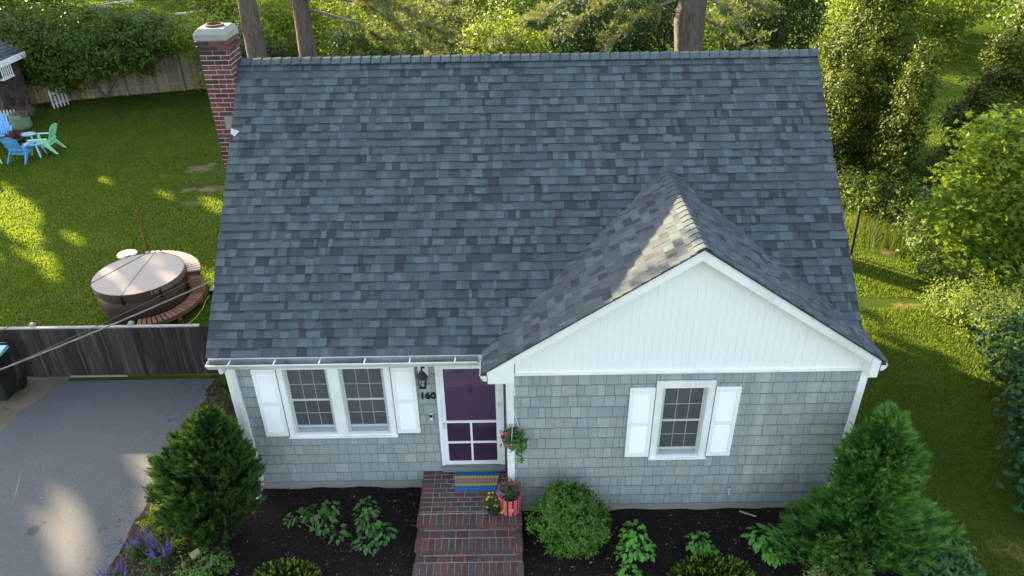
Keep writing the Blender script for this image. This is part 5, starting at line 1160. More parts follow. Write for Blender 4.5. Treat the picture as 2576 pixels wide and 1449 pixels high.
# ================================================================== back yard
FB = [woodgrain('stockade_board_%d' % i, sc3((.20, .15, .11), k), sc3((.38, .31, .235), k), (12, 12, 1.0), .9) for i, k in enumerate((.75, 1, 1.15))]
bf = thing('stockade_fence', 'tan wooden stockade fence at the back of the yard behind the bush', 'fence', (-15, 24.6, 0)); rr = random.Random(5)
A = Vector((-21.0, 23.2, 0)); B = Vector((-12.3, 25.6, 0)); dv = (B-A); Lf = dv.length; dv.normalize(); nv = Vector((dv.y, -dv.x, 0)); s = 0; ps = 0
while s < Lf:
    w = rr.uniform(.085, .10); p = A+dv*s; q = A+dv*(s+w-.008); h = 1.92+rr.uniform(-.02, .02); mb = MB(); o = nv*.02
    mb.add([p, q, q+Vector((0,0,h)), (p+q)/2+Vector((0,0,h+.04)), p+Vector((0,0,h)), p-o, q-o, q-o+Vector((0,0,h)), (p+q)/2-o+Vector((0,0,h+.04)), p-o+Vector((0,0,h))], [(0,1,2,3,4),(9,8,7,6,5),(0,5,6,1),(1,6,7,2),(4,9,5,0),(2,7,8,3),(3,8,9,4)]); mb.build('board', FB[rr.randrange(3)], bf); s += w
for z in (.35, 1.0, 1.65): mb = MB(); mb.bar(A+nv*.05+Vector((0,0,z)), B+nv*.05+Vector((0,0,z)), .05, .07); mb.build('rail', FB[1], bf)
for s in np.arange(0, Lf, 2.4): p = A+dv*float(s)+nv*.09; mb = MB(); mb.tube([p, p+Vector((0,0,2.0))], .055, 8); mb.build('post', FB[2], bf)
# garden shed
SHM = [woodgrain('shed_shingle_%d' % i, sc3((.035, .026, .026), k), sc3((.10, .075, .07), k), (8, 8, 1.5), .9) for i, k in enumerate((.7, 1, 1.3))]
sd = thing('garden_shed', 'small brown shingled shed with grey roof at the left edge of the back yard', 'shed', (-21, 22, 0)); x1, y0, y1 = -19.4, 20.6, 22.3; x0 = -23.4
mb = MB(); mb.box(x0, x1, y0, y1, 0, 2.45); sw = mb.build('wall', SHM[0], sd); it = []; rr = random.Random(2)
for k in range(14):
    z = .1+k*.17
    x = x0
    while x < x1-.02: w = rr.choice([.14,.18,.22,.26]); b = min(x+w, x1); it.append(('wedge', (b-x-.006, .175, .025), MT((x, y0, z), (1,0,0), (0,0,1), (0,-1,0)), rr.randrange(3), b)); x += w
    y = y0
    while y < y1-.02: w = rr.choice([.14,.18,.22,.26]); b = min(y+w, y1); it.append(('wedge', (b-y-.006, .175, .025), MT((x1, y, z), (0,1,0), (0,0,1), (1,0,0)), rr.randrange(3), 50-y)); y += w
pieces('wall_shingle', it, SHM, sw, 200)
mb = MB(); e = x1+.28; xm = (x0+x1)/2; mb.prism([(e, y0-.25, 2.42), (xm, y0-.25, 3.75), (2*xm-e, y0-.25, 2.42), (2*xm-e, y0-.25, 2.34), (xm, y0-.25, 3.67), (e, y0-.25, 2.34)], (0, y1-y0+.5, 0)); rf = mb.build('roof', ROOF[1], sd); it = []
uu = np.array([-(e-xm), 0, 1.33]); uu /= np.linalg.norm(uu); nn = np.array([1.33, 0, e-xm]); nn /= np.linalg.norm(nn)
for k in range(15):
    y = y0-.25
    while y < y1+.24: w = rr.choice([.2,.25,.3]); b = min(y+w, y1+.25); it.append(('wedge', (b-y-.003, .165, .016), MT(np.array([e, y, 2.42])+uu*(k*.16), (0,1,0), uu, nn), rr.randrange(5), 1)); y += w
pieces('roof_shingle', it, ROOF, rf)
mb = MB(); mb.box(e, e+.03, y0-.27, y1+.25, 2.22, 2.44); mb.prism([(e+.02, y0-.28, 2.45), (xm, y0-.28, 3.78), (xm, y0-.28, 3.62), (e+.02, y0-.28, 2.25)], (0, .03, 0)); mb.build('fascia', M['white'], sd)
mb = MB()
mb.box(x1+.06, x1+.26, y0+.15, y0+.9, 1.72, 1.76)
for i in range(6): mb.box(x1+.22, x1+.245, y0+.18+i*.13, y0+.22+i*.13, 1.76, 2.2)
mb.build('window_rack', M['white'], sd)
PK = simple('picket_white', (.52, .52, .50), .6, .15, 5)
def picket(label, P, Q, h=.62, n=None, base=0):
    P = Vector(P); Q = Vector(Q); d = Q-P; Lp = d.length; d.normalize(); t = thing('picket_fence', label, 'fence', tuple(P)); k = n or int(Lp/.145); nv = Vector((d.y, -d.x, 0))
    for i in range(k):
        a = P+d*(i*Lp/k); b = a+d*.075; mb = MB(); o = nv*.018; Z = Vector((0,0,1))
        mb.add([a, b, b+Z*(h-.06), (a+b)/2+Z*h, a+Z*(h-.06), a+o, b+o, b+o+Z*(h-.06), (a+b)/2+o+Z*h, a+o+Z*(h-.06)], [(4,3,2,1,0),(5,6,7,8,9),(0,1,6,5),(1,2,7,6),(4,0,5,9),(2,3,8,7),(3,4,9,8)]); mb.build('picket', PK, t)
    for z in (.18, h-.2): mb = MB(); mb.bar(P+Vector((0,0,z))-nv*.012, Q+Vector((0,0,z))-nv*.012, .02, .05); mb.build('rail', PK, t)
    return t
picket('low white picket fence in front of the shed at the left edge', (-20.4, 20.25, 0), (-18.8, 20.3, 0), .72, 12)
picket('short white picket fence panel under the bush right of the shed', (-18.75, 22.6, 0), (-18.35, 23.3, 0), .8, 5)
# leaf bag with twigs
t = thing('leaf_bag', 'sagging green fabric leaf bag filled with brown twigs in front of the shed', 'garden bag', (-18.38, 20.1, 0)); mb = MB(); n = 28; pr = [(.30, 0), (.345, .06), (.36, .2), (.34, .32), (.37, .45), (.345, .58), (.33, .60), (.30, .5)]
mb.lathe((-18.38, 20.1, 0), pr, n); v = []
for i, p in enumerate(mb.v): a = math.atan2(p[1]-20.1, p[0]+18.12); k = 1+.05*math.sin(a*5+p[2]*9)+.03*math.sin(a*9-p[2]*14); v.append((-18.38+(p[0]+18.12)*k, 20.1+(p[1]-20.1)*k, p[2]+.03*math.sin(a*3)*(p[2] > .3)))
mb.v = v; mb.build('bag', simple('green_fabric', (.16, .22, .14), .7, .2, 5, .2), t, smooth=True)
mb = MB()
for i in range(120): a = random.uniform(0, 6.28); q = random.uniform(0, .28); p = Vector((-18.38+math.cos(a)*q, 20.1+math.sin(a)*q, .5)); d = Vector((math.cos(a)*.5+random.uniform(-.4, .4), math.sin(a)*.5+random.uniform(-.4, .4), .8)).normalized()*random.uniform(.2, .5); mb.tube([p, p+d*.5, p+d+Vector((random.uniform(-.05, .05),)*3)], [.006, .005, .003], 4, caps=False)
stuff(mb.build('twigs', simple('brown_twig', (.12, .07, .045), .9, .3), t))
# adirondack chairs (built at the origin, facing -y)
def plast(nm, c): return simple(nm, c, .4, .08, 3)
PB, PB2, PG, PW_ = plast('sky_blue_plastic', (.13, .42, .80)), plast('blue_plastic', (.10, .33, .60)), plast('mint_plastic', (.33, .72, .42)), plast('pale_blue_plastic', (.34, .50, .62))
def chair(label, mat, loc, rz, group=None, k=1.0):
    t = thing('garden_chair', label, 'chair', (0, 0, 0), group)
    for i in range(7):       # back slats, fan shaped
        u = (i-3)/3; mb = MB(); xb, xt = u*.20, u*.27; zt = .98-.07*u*u; w = .062; a, b = .025, .0
        mb.add([(xb-w*.42, .20, .30), (xb+w*.42, .20, .30), (xt+w*.58, .46, zt-.01*abs(u)), (xt-w*.58, .46, zt), (xb-w*.42, .222, .30), (xb+w*.42, .222, .30), (xt+w*.58, .482, zt-.01*abs(u)), (xt-w*.58, .482, zt)], [(0,1,2,3),(7,6,5,4),(0,4,5,1),(1,5,6,2),(2,6,7,3),(3,7,4,0)]); mb.build('back_slat', mat, t)
    mb = MB(); mb.bar((-.25, .30, .46), (.25, .30, .46), .03, .05); mb.bar((-.24, .42, .80), (.24, .42, .80), .02, .04); mb.build('back_brace', mat, t)
    for i in range(6): mb = MB(); y = -.32+i*.095; z = .37-.02*i; mb.box(-.25, .25, y, y+.08, z-.012, z+.012); mb.build('seat_slat', mat, t)
    for s_ in (-1, 1):
        mb = MB(); mb.prism([(s_*.36-.05, -.36, .53), (s_*.36+.05, -.36, .53), (s_*.34+.04, .28, .55), (s_*.34-.03, .28, .55)], (0, 0, .03)); mb.build('armrest', mat, t, bevel=.008)
        mb = MB(); mb.prism([(s_*.31, -.36, .52), (s_*.31, -.27, .52), (s_*.35, -.35, 0), (s_*.35, -.40, 0)], (.035*s_, 0, 0)); mb.build('leg', mat, t)
        mb = MB(); mb.prism([(s_*.27, .02, .36), (s_*.27, .20, .40), (s_*.31, .50, 0), (s_*.31, .44, 0)], (.035*s_, 0, 0)); mb.build('leg', mat, t)
        mb = MB(); mb.bar((s_*.265, -.33, .35), (s_*.265, .22, .26), .03, .07); mb.build('seat_rail', mat, t)
    t.location = loc; t.rotation_euler = (0, 0, rz); t.scale = (k, k, k); return t
GC = 'plastic chairs round the fire pit'
chair('blue plastic chair nearest the camera with its back turned, in front of the fire pit', PB2, (-16.68, 16.68, 0), R(176), GC, 1.0)
chair('bright blue plastic chair behind the fire pit, cut by the left edge', PB, (-18.35, 18.35, 0), R(28), GC, 1.03)
chair('mint green plastic chair seen from the side, right of the fire pit', PG, (-16.25, 17.45, 0), R(-86), GC, 1.03)
chair('mint green plastic chair cut by the left picture edge, left of the nearest blue chair', PG, (-17.75, 16.1, 0), R(150), GC, 1.0)
def table(label, loc, k=1.0):
    t = thing('side_table', label, 'side table', (0, 0, 0), 'small plastic side tables'); mb = MB(); mb.lathe((0, 0, 0), [(.001, .40), (.25, .40), (.27, .42), (.26, .44), (.001, .445)], 10, sx=1.05, sy=.8); mb.build('table_top', PW_, t)
    for sx in (-1, 1):
        for sy in (-1, 1): mb = MB(); mb.bar((sx*.17, sy*.12, .41), (sx*.24, sy*.18, 0), .05, .03, up=(sx, sy, 0)); mb.build('leg', PW_, t)
    t.location = loc; t.scale = (k, k, k); return t
table('pale blue side table standing in front of the mint green chair', (-16.42, 16.98, 0), 1.1)
table('pale blue side table behind the fire pit, half hidden by the mint green chair', (-17.2, 18.1, 0), 1.05)
t = thing('fire_pit', 'round fire pit heaped with brown leaves between the plastic chairs', 'fire pit', (-17.6, 17.75, 0)); mb = MB(); mb.lathe((-17.6, 17.75, 0), [(.20, .25), (.38, .32), (.44, .42), (.46, .42), (.46, .40), (.40, .30), (.2, .22)], 26, cap=False)
for a in (.5, 2.1, 3.7, 5.2): mb.tube([(-17.6+.3*math.cos(a), 17.75+.3*math.sin(a), .3), (-17.6+.42*math.cos(a), 17.75+.42*math.sin(a), 0)], .02, 6)
mb.build('bowl', M['black'], t); C, Nn = blobcloud([(-17.6, 17.75, .46, .40, .40, .16)], 120, 10, .04, .1); V = leafquads(C, Nn, .07*rng.uniform(.6, 1.3, len(C)), .4); stuff(npmesh('leaves', V.reshape(-1, 3), 4, len(C), leaf('dead_leaf', (.05, .018, .012), (.16, .06, .04), .1, .8), t))

# ================================================================== vegetation
bush('maple_shrub', 'wide spreading Japanese maple growing over the back fence at the upper left', 'tree', (-17.2, 24.2, 0), [(-17.4, 24.0, 2.5, 3.3, 1.7, 1.5), (-20.2, 24.2, 2.4, 2.2, 1.6, 1.5), (-14.9, 24.2, 2.7, 1.9, 1.3, 1.0), (-18.6, 23.4, 1.6, 2.2, 1.0, 1.0), (-15.9, 23.5, 1.9, 1.7, 1.0, .8)], LF['japan'], 46000, .13, .22, 26, inner=.35, flat=.45, jitter=.45, stems=2, asp=.45)
bush('maple_shrub', 'sunlit outer limb of young maple hanging over the stockade fence left of the chimney', 'shrub', (-13.1, 25.9, 0), [(-13.4, 25.5, 2.35, 1.3, .8, .45), (-12.3, 25.8, 2.2, .9, .8, .5), (-12.15, 24.6, 1.3, .25, .3, .7)], LF['yellow'], 5200, .12, .16, 16, inner=.3, flat=.5, asp=.45)
bush('bush', 'dark leafy hedge at the top left corner behind the Japanese maple', 'bush', (-28, 36, 0), [(-30, 36, 1.8, 4.5, 2, 2.2), (-27, 37, 1.6, 2.5, 2, 1.8), (-24.2, 33.5, 1.0, 2.6, 1.6, 1.3), (-21, 31, 1.2, 2.4, 1.5, 1.3)], LF['green'], 16000, .2, .3, 18, inner=.4)
# pines with trunks above the ridge
PH = []
def pine(label, x, y, r, h, lean, branches, crown=True, seed=1, knob=False):
    t = thing('pine_tree', label, 'pine tree', (x, y, 0), 'tall pines behind the roof'); rr = random.Random(seed)
    pts = [Vector((x+lean[0]*u, y+lean[1]*u, h*u)) for u in np.linspace(0, 1, 12)]; mb = MB(); mb.tube(pts, [r*(1.08-.75*u) for u in np.linspace(0, 1, 12)], 20)
    v = np.array(mb.v); ang = np.arctan2(v[:,1]-y, v[:,0]-x); v[:,:2] += (np.stack([np.cos(ang), np.sin(ang)], 1)*(np.sin(ang*9+v[:,2]*1.1)*.05*r+rng.normal(size=len(v))*.03*r)[:,None])
    if knob: q = np.exp(-((v[:,2]-5.5)/.5)**2)*(np.cos(ang-2.8) > .2)*.22+np.exp(-((v[:,2]-4.6)/.35)**2)*(np.cos(ang-2.9) > .3)*.12; v[:,0] -= q; 
    mb.v = [tuple(a) for a in v]; mb.build('trunk', BARK, t, smooth=True)
    O = []; Dv = []
    mb = MB()
    for (a, z, l, dz) in branches:
        s0 = Vector((x+lean[0]*z/h, y+lean[1]*z/h, z)); e_ = s0+Vector((math.cos(a)*l, math.sin(a)*l, dz)); mid = (s0+e_)/2+Vector((0, 0, .12*l)); 
        mb.tube([s0, mid, e_], [.05, .035, .012], 6)
        for i in range(int(l*5)):
            u = rr.uniform(.3, 1); b = s0+(mid-s0)*min(1, u*2) if u < .5 else mid+(e_-mid)*(u*2-1); a2 = a+rr.choice([-1, 1])*rr.uniform(.5, 1.2); l2 = rr.uniform(.3, .8); q = b+Vector((math.cos(a2)*l2, math.sin(a2)*l2, rr.uniform(-.35, .1))); mb.tube([b, q], [.014, .005], 4, caps=False)
            for j in range(5):
                w = b+(q-b)*rr.uniform(.3, 1.05)
                for s_ in range(10): O.append((w.x+rr.gauss(0, .07), w.y+rr.gauss(0, .07), w.z+rr.gauss(0, .05))); Dv.append((rr.gauss(0, 1), rr.gauss(0, 1), rr.gauss(.5, .8)))
    if branches:
        mb.build('branch', BARK2, t); O = np.array(O); Dv = np.array(Dv); T = sprays(O, Dv, rng.uniform(.09, .16, len(O)), 6, .008, .9); npmesh('needles', T.reshape(-1, 3), 3, len(T), LF['olive'], t)
    if crown:
        C, Nn = blobcloud(([(-10.2, 12.0, 10.9, 1.9, 1.2, 1.2)] if seed == 1 else [])+[(x+lean[0], y+lean[1], h*.93, 2.6, 2.6, 2.6), (x+lean[0]*.8, y+lean[1]*.8, h*.78, 3.0, 3.0, 1.6)], 150, 14, .35, .3, .5); V = leafquads(C, Nn, .30*rng.uniform(.6, 1.3, len(C)), .4); npmesh('crown', V.reshape(-1, 3), 4, len(C), LF['olive'], t)  # first pine gets a far unseen leaf clump added to dapple the gable
    return t
pine('straight grey pine trunk just right of the chimney above the roof ridge', -5.9, 11.5, .29, 15, (-.1, 0), [(.2, 6.3, 1.6, -.1)], True, 1)
pine('second pine trunk from the chimney above the ridge, with a bare side limb', -4.85, 12.3, .27, 16, (.1, .2), [(2.6, 5.6, 1.3, .9), (-.5, 6.5, 3.2, -.7), (-.2, 6.2, 3.8, -1.5), (.1, 7.0, 4.2, -1.5), (.35, 6.3, 4.6, -2.0), (0, 5.8, 3.0, -1.6), (.6, 6.4, 3.4, -1.2)], True, 2)
pine('thick gnarled pine trunk with a sunlit scar above the right part of the ridge', 5.55, 11.6, .36, 15, (.1, 0), [(2.9, 6.6, 2.6, -.7), (3.2, 6.6, 3.6, -1.5), (3.35, 6.2, 2.8, -1.6), (2.7, 7.0, 4.6, -1.8), (3.0, 6.9, 5.2, -2.2), (.1, 6.4, 1.8, -.8), (.5, 6.7, 2.6, -1.1), (-.4, 6.2, 1.7, -1.3), (.9, 6.6, 2.2, -1.3), (0.2, 5.6, 1.5, -1.0)], True, 3, True)
# mixed bushes behind the house
BG = [  # x, y, rx, ry, top, mat, leaf, n, label
 (-10.8, 23.6, 2.2, 1.4, 3.6, 'yellow', .14, 9000, 'bright sunlit shrub beyond the stockade fence left of the chimney'),
 (-9.0, 20.6, 1.3, 1.2, 3.3, 'dark', .12, 6500, 'dark bush between chimney and first pine trunk'),
 (-8.0, 25.5, 2.4, 1.6, 4.2, 'yellow', .15, 9000, 'bright leafy bush seen between the two left pine trunks'),
 (-4.4, 20.8, 1.9, 1.5, 3.9, 'green', .13, 9000, 'dense green bush right of the second pine trunk'),
 (-1.9, 23.0, 2.1, 1.6, 4.3, 'olive', .14, 9000, 'olive tinted evergreen bush above the left part of the ridge'),
 (.5, 20.5, 1.7, 1.4, 3.9, 'yellow', .12, 9000, 'brightest yellow green bush above the middle of the ridge'),
 (2.2, 24.6, 2.2, 1.6, 4.9, 'green', .14, 9000, 'tall green bush standing behind the bright bush at mid ridge'),
 (4.3, 20.6, 1.9, 1.4, 4.9, 'dark', .12, 12000, 'dark leafy bush above the ridge left of the gnarled pine'),
 (7.0, 22.4, 1.8, 1.5, 4.9, 'dark', .13, 10000, 'dark bush directly behind the gnarled pine trunk'),
 (8.6, 19.6, 1.3, 1.2, 4.6, 'green', .11, 7500, 'mid green bush right of the gnarled pine trunk'),
 (10.4, 19.0, 1.5, 1.3, 6.0, 'dark', .11, 12000, 'dark brown green evergreen between gnarled pine and tallest arborvitae'),
 (8.7, 13.4, .65, .65, 4.0, 'arb', .09, 4200, 'small sunlit bush peeking over the right end of the ridge'),
 (-12.5, 33, 3.5, 2.4, 3.4, 'yellow', .2, 9000, 'far sunlit hedge beyond the fence above the chimney'),
 (-3.5, 31, 4.0, 2.4, 5.2, 'yellow', .2, 11000, 'far bright tree mass behind the left pines'),
 (6.5, 30, 4.5, 2.4, 5.4, 'green', .2, 11000, 'far green trees behind the gnarled pine'),
 (13.0, 29.5, 1.7, 1.7, 3.6, 'green', .2, 6000, 'far green bush behind the tallest arborvitae'),
 (20.5, 30.0, 3.6, 1.8, 3.2, 'yellow', .18, 9000, 'bright yellow green bush beyond the side lawn between the arborvitae'),
 (24, 34, 6.5, 3.0, 4.6, 'yellow', .24, 12000, 'bright far bushes at the top right beyond the side lawn'),
 (25.5, 24, 3.5, 2.5, 5.0, 'green', .2, 10000, 'far green tree at the top right corner'),
 (-16.5, 47, 5.5, 2.5, 3.0, 'dark', .25, 7000, 'dark far hedge at the top edge left of the chimney'),
]
for (x, y, rx, ry, top, mk, ls, n, lb) in BG:
    z = top/2; el = [(x, y, z, rx, ry, z*1.0), (x-rx*.4, y-.2, top*.72, rx*.6, ry*.7, top*.26), (x+rx*.45, y-.3, top*.62, rx*.6, ry*.7, top*.3)]
    bush('tree' if top > 4.2 else 'bush', lb, 'tree' if top > 4.2 else 'bush', (x, y, 0), el, LF[mk], n, ls, .19 if ls < .15 else .3, 20, inner=.45, trunk=([(x, y, 0), (x+.1, y, top*.4), (x, y, top*.8)], [.12, .08, .03]) if top > 4.2 else None, part='crown' if top > 4.2 else 'foliage', jitter=.7)
# far pale house glimpsed through the leaves and white trellis, rail
t = thing('neighbour_house', 'pale neighbouring house glimpsed behind leaves at the top edge', 'house', (-19, 56, 0)); mb = MB(); mb.box(-27, -13, 54, 60, 0, 5.5); w_ = mb.build('wall', M['whitevinyl'], t); mb = MB(); mb.prism([(-27.5, 53.5, 5.5), (-27.5, 60.5, 5.5), (-27.5, 57, 8)], (15, 0, 0)); mb.build('roof', ROOF[1], t)
for xx in (-25, -21, -16.5): mb = MB(); mb.box(xx, xx+1.1, 53.95, 54.0, 1.2, 2.7); f_ = mb.build('window', M['white'], t); mb = MB(); mb.box(xx+.1, xx+1.0, 53.93, 53.95, 1.3, 2.6); mb.build('pane', M['dark'], f_)
t = thing('garden_arbour', 'white lattice arbour beyond the fence at the top left', 'arbour', (-16.2, 38, 0))
for xx in (-17.0, -15.4):
    for yy in (37.6, 38.4): mb = MB(); mb.box(xx-.05, xx+.05, yy-.05, yy+.05, 0, 2.2); mb.build('post', PK, t)
for i in range(9): mb = MB(); mb.box(-17.3+i*.24, -17.25+i*.24, 37.3, 38.7, 2.2, 2.28); mb.build('slat', PK, t)
mb = MB(); mb.bar((-27.3, 44.7, .3), (-25.6, 46.6, .3), .12, .12); tag(mb.build('white_rail', PK), 'short white rail lying on the far lawn at the top left', 'rail')
mb = MB(); mb.bar((-20.2, 40.3, .5), (-17.6, 42.4, .5), .10, .10); tag(mb.build('white_rail', PK), 'longer white rail on the far lawn left of the lattice arbour', 'rail')
# arborvitae
def arbor(label, x, y, r, h, lean=(0, 0), n=14000, tk=True):
    t = thing('arborvitae', label, 'arborvitae', (x, y, 0)); ell = []
    for i in range(9): u = (i+.6)/9; ell.append((x+lean[0]*u, y+lean[1]*u, h*u, r*(1.05-.75*u**1.6)*(.8+.2*math.sin(i*2.3+x)), r*(1.05-.75*u**1.6), h*.085))
    C, Nn = blobcloud(ell, n//34, 34, .12, .72); C2, N2 = blobcloud([(e[0], e[1], e[2], e[3]*.7, e[4]*.7, e[5]) for e in ell], n//90, 30, .16, .4); C = np.concatenate([C, C2]); Nn = np.concatenate([Nn, N2]); C[:,2] = np.abs(C[:,2]); k = rng.uniform(0, 1, len(C)) < np.clip(C[:,2]/1.0, .15, 1); C, Nn = C[k], Nn[k]; up_ = Nn*.9; up_[:,2] += .1
    V = leafquads(C, up_, .098*rng.uniform(.6, 1.35, len(C)), .55, jitter=.55); npmesh('crown', V.reshape(-1, 3), 4, len(C), LF['arb'], t)
    trunkmesh('trunk', [(x, y, 0), (x+lean[0]*.35+.08, y, h*.35), (x+lean[0]*.6, y+lean[1]*.6, h*.6), (x+lean[0], y+lean[1], h*.95)], [.11, .085, .06, .02], simple('arborvitae_bark', (.33, .25, .18), .9, .3, 12, .5), t); return t
arbor('tallest arborvitae directly right of the roof ridge end', 11.85, 15.0, 1.85, 7.6, (.4, 0), 56000)
arbor('slender small arborvitae standing before the tallest one', 12.0, 12.2, .82, 4.5, (.4, .2), 18000)
arbor('low dark arborvitae beside the roof edge behind the wire fence', 10.9, 13.6, 1.05, 3.2, (0, 0), 12000)
arbor('wide arborvitae with sunlit leaning trunk beyond the small one', 15.4, 13.4, 1.5, 6.8, (1.2, .4), 48000)
arbor('arborvitae at the right picture edge behind the big maple', 19.2, 14.2, 1.9, 7.0, (.5, .3), 38000)
arbor('dark arborvitae low behind the maple and wire fence', 14.2, 11.2, 1.1, 3.0, (.3, 0), 18000)
mb = MB(); mb.tube([(12.9, 11.1, 0), (12.75, 11.0, .5), (12.55, 10.9, .95)], [.07, .06, .05], 8); tag(mb.build('dead_trunk', simple('bleached_wood', (.16, .155, .15), .9, .2, 9)), 'bare bleached grey stub of trunk among dark arborvitae', 'trunk')
# big maple on the right: real lobed leaves
def mapleleaf_me():
    v = [(0, 0, 0)]; ang = [-2.3, -1.55, -.9, -.35, 0, .35, .9, 1.55, 2.3]; rad = [.35, .62, .30, .60, 1, .60, .30, .62, .35]
    rad = [.38, .75, .38, .9, .45, 1.0, .45, .9, .38, .75, .38]; ang = np.linspace(-2.35, 2.35, 11)
    for a, r_ in zip(ang, rad): v.append((math.sin(a)*r_*.55, math.cos(a)*r_*.55, -.10*r_*abs(math.sin(a))))
    return np.array(v), [(0, i, i+1) for i in range(1, 11)]
def maple(label, base, ells, n, size, mat):
    t = thing('maple_tree', label, 'maple tree', base); C, Nn = blobcloud(ells, n//9, 9, .20, .5, .45); C = C[C[:,2] > .05][:]; m = len(C); Nn = np.tile([0, -.25, 1.], (m, 1))+rng.normal(size=(m, 3))*.42; Nn /= np.linalg.norm(Nn, axis=1)[:,None]
    r = rand_dirs(m); u = np.cross(Nn, r); u /= np.linalg.norm(u, axis=1)[:,None]; v = np.cross(Nn, u); lv, lf_ = mapleleaf_me(); S = size*rng.uniform(.6, 1.3, m)
    P = C[:,None,:]+(lv[None,:,0:1]*u[:,None,:]+lv[None,:,1:2]*v[:,None,:]+lv[None,:,2:3]*Nn[:,None,:])*S[:,None,None]; T = P[:, np.array(lf_), :]
    # keep each leaf one island: share vertices
    me = bpy.data.meshes.new('crown'); nv = len(lv); me.vertices.add(m*nv); me.vertices.foreach_set('co', P.astype(np.float32).ravel()); F_ = (np.array(lf_)[None]+(np.arange(m)*nv)[:,None,None]).reshape(-1)
    k = m*len(lf_); me.loops.add(k*3); me.loops.foreach_set('vertex_index', F_.astype(np.int32)); me.polygons.add(k); me.polygons.foreach_set('loop_start', np.arange(0, k*3, 3, dtype=np.int32)); me.polygons.foreach_set('loop_total', np.full(k, 3, dtype=np.int32)); me.materials.append(mat); me.update(calc_edges=True); link(bpy.data.objects.new('crown', me), t)
    mb = MB(); b = Vector(base); mb.tube([b, b+Vector((.1, 0, 1.2)), b+Vector((.05, .1, 2.4)), b+Vector((0, 0, 3.6))], [.09, .075, .05, .015], 8)
    for e in ells: mb.tube([b+Vector((.05, 0, .8)), (b+Vector(e[:3]))/2+Vector((0, 0, .6)), Vector(e[:3])], [.04, .03, .01], 5)
    mb.build('trunk', BARK2, t, smooth=True)
maple('large sunlit maple with broad lobed leaves at the right edge', (12.6, 7.4, 0), [(12.6, 7.3, 2.6, 1.7, 1.3, 1.1), (11.6, 7.1, 1.8, 1.2, 1.0, .8), (13.3, 6.6, 1.8, 1.5, 1.1, .9), (12.2, 7.6, 3.4, 1.0, .9, .7), (13.8, 7.6, 3.2, 1.3, 1.1, .9), (12.2, 6.4, 1.2, 1.3, .8, .5)], 16000, .19, LF['maple'])
bush('honeysuckle_shrub', 'pale yellow green sunlit shrub below the maple at the right edge', 'shrub', (11.9, 4.5, 0), [(11.25, 5.0, .6, .95, .8, .5), (11.9, 4.5, .7, 1.0, .8, .55), (10.9, 5.9, .35, .6, .7, .35), (11.6, 5.7, .6, .8, .7, .5)], LF['pale'], 9000, .06, .10, 16, jitter=.8)
bush('lilac_shrub', 'blue green leaved lilac in shade along the right edge beside the lawn', 'shrub', (11.6, 2.3, 0), [(11.3, 3.6, .8, 1.0, .8, .65), (10.75, 2.6, .75, .8, .8, .65), (10.25, 1.5, .65, .7, .8, .55), (9.75, .6, .5, .6, .7, .45), (9.35, -.15, .4, .45, .55, .35), (11.6, 2.0, 1.0, 1.0, 1.2, .8)], LF['lilac'], 8500, .11, .12, 10, asp=.65)
bush('understorey_bush', 'tangled dark bush in deep shade under the maple', 'bush', (13.6, 5.8, 0), [(13.8, 5.6, .8, 1.6, 1.0, .8), (14.6, 4.2, 1.0, 1.4, 1.2, 1.0)], LF['dark'], 5000, .09, .14, 16)
bush('wild_shrub', 'leafy undergrowth with pale sunlit leaves along the wire fence by the roof edge', 'shrub', (10.6, 12.0, 0), [(10.2, 12.6, .6, .6, .5, .6), (10.9, 12.0, .45, .7, .5, .45), (10.6, 11.4, .7, .4, .4, .55)], LF['pale'], 3600, .08, .10, 12)
bush('wild_shrub', 'upright leafy sapling clump behind the black pole', 'shrub', (10.9, 10.7, 0), [(10.95, 10.6, .8, .3, .3, .7), (11.5, 10.3, .5, .5, .4, .5), (11.1, 11.0, .3, .6, .4, .3)], LF['green'], 2600, .10, .09, 9)
bush('wild_shrub', 'tangled green shrub between green fence post and maple', 'shrub', (12.1, 9.2, 0), [(11.8, 10.2, .7, .7, .6, .7), (11.8, 9.2, .6, .6, .6, .6), (11.5, 8.2, .5, .55, .6, .5), (11.2, 7.3, .35, .5, .5, .35)], LF['green'], 7000, .075, .10, 14)
t = thing('tall_grass', 'tall yellow green grasses growing along the wire fence', 'grass clump', (11.2, 9.4, 0)); n = 1300; P = np.stack([rng.uniform(10.3, 11.9, n), rng.uniform(8.6, 10.6, n)], 1); P += rng.normal(size=(n, 2))*.25; P[:,0] = 10.45+(10.6-P[:,1])*.42+rng.normal(size=n)*.35; h = rng.uniform(.15, .65, n); a = rng.uniform(0, 6.28, n); V = np.zeros((n, 3, 3)); V[:,0,:2] = P-np.stack([np.cos(a), np.sin(a)], 1)*.008; V[:,1,:2] = P+np.stack([np.cos(a), np.sin(a)], 1)*.008; V[:,2,:2] = P+rng.normal(size=(n, 2))*.12; V[:,2,2] = h
stuff(npmesh('grass_blades', V.reshape(-1, 3), 3, n, leaf('tall_grass', (.05, .10, .014), (.14, .19, .035), .35, .6), t))
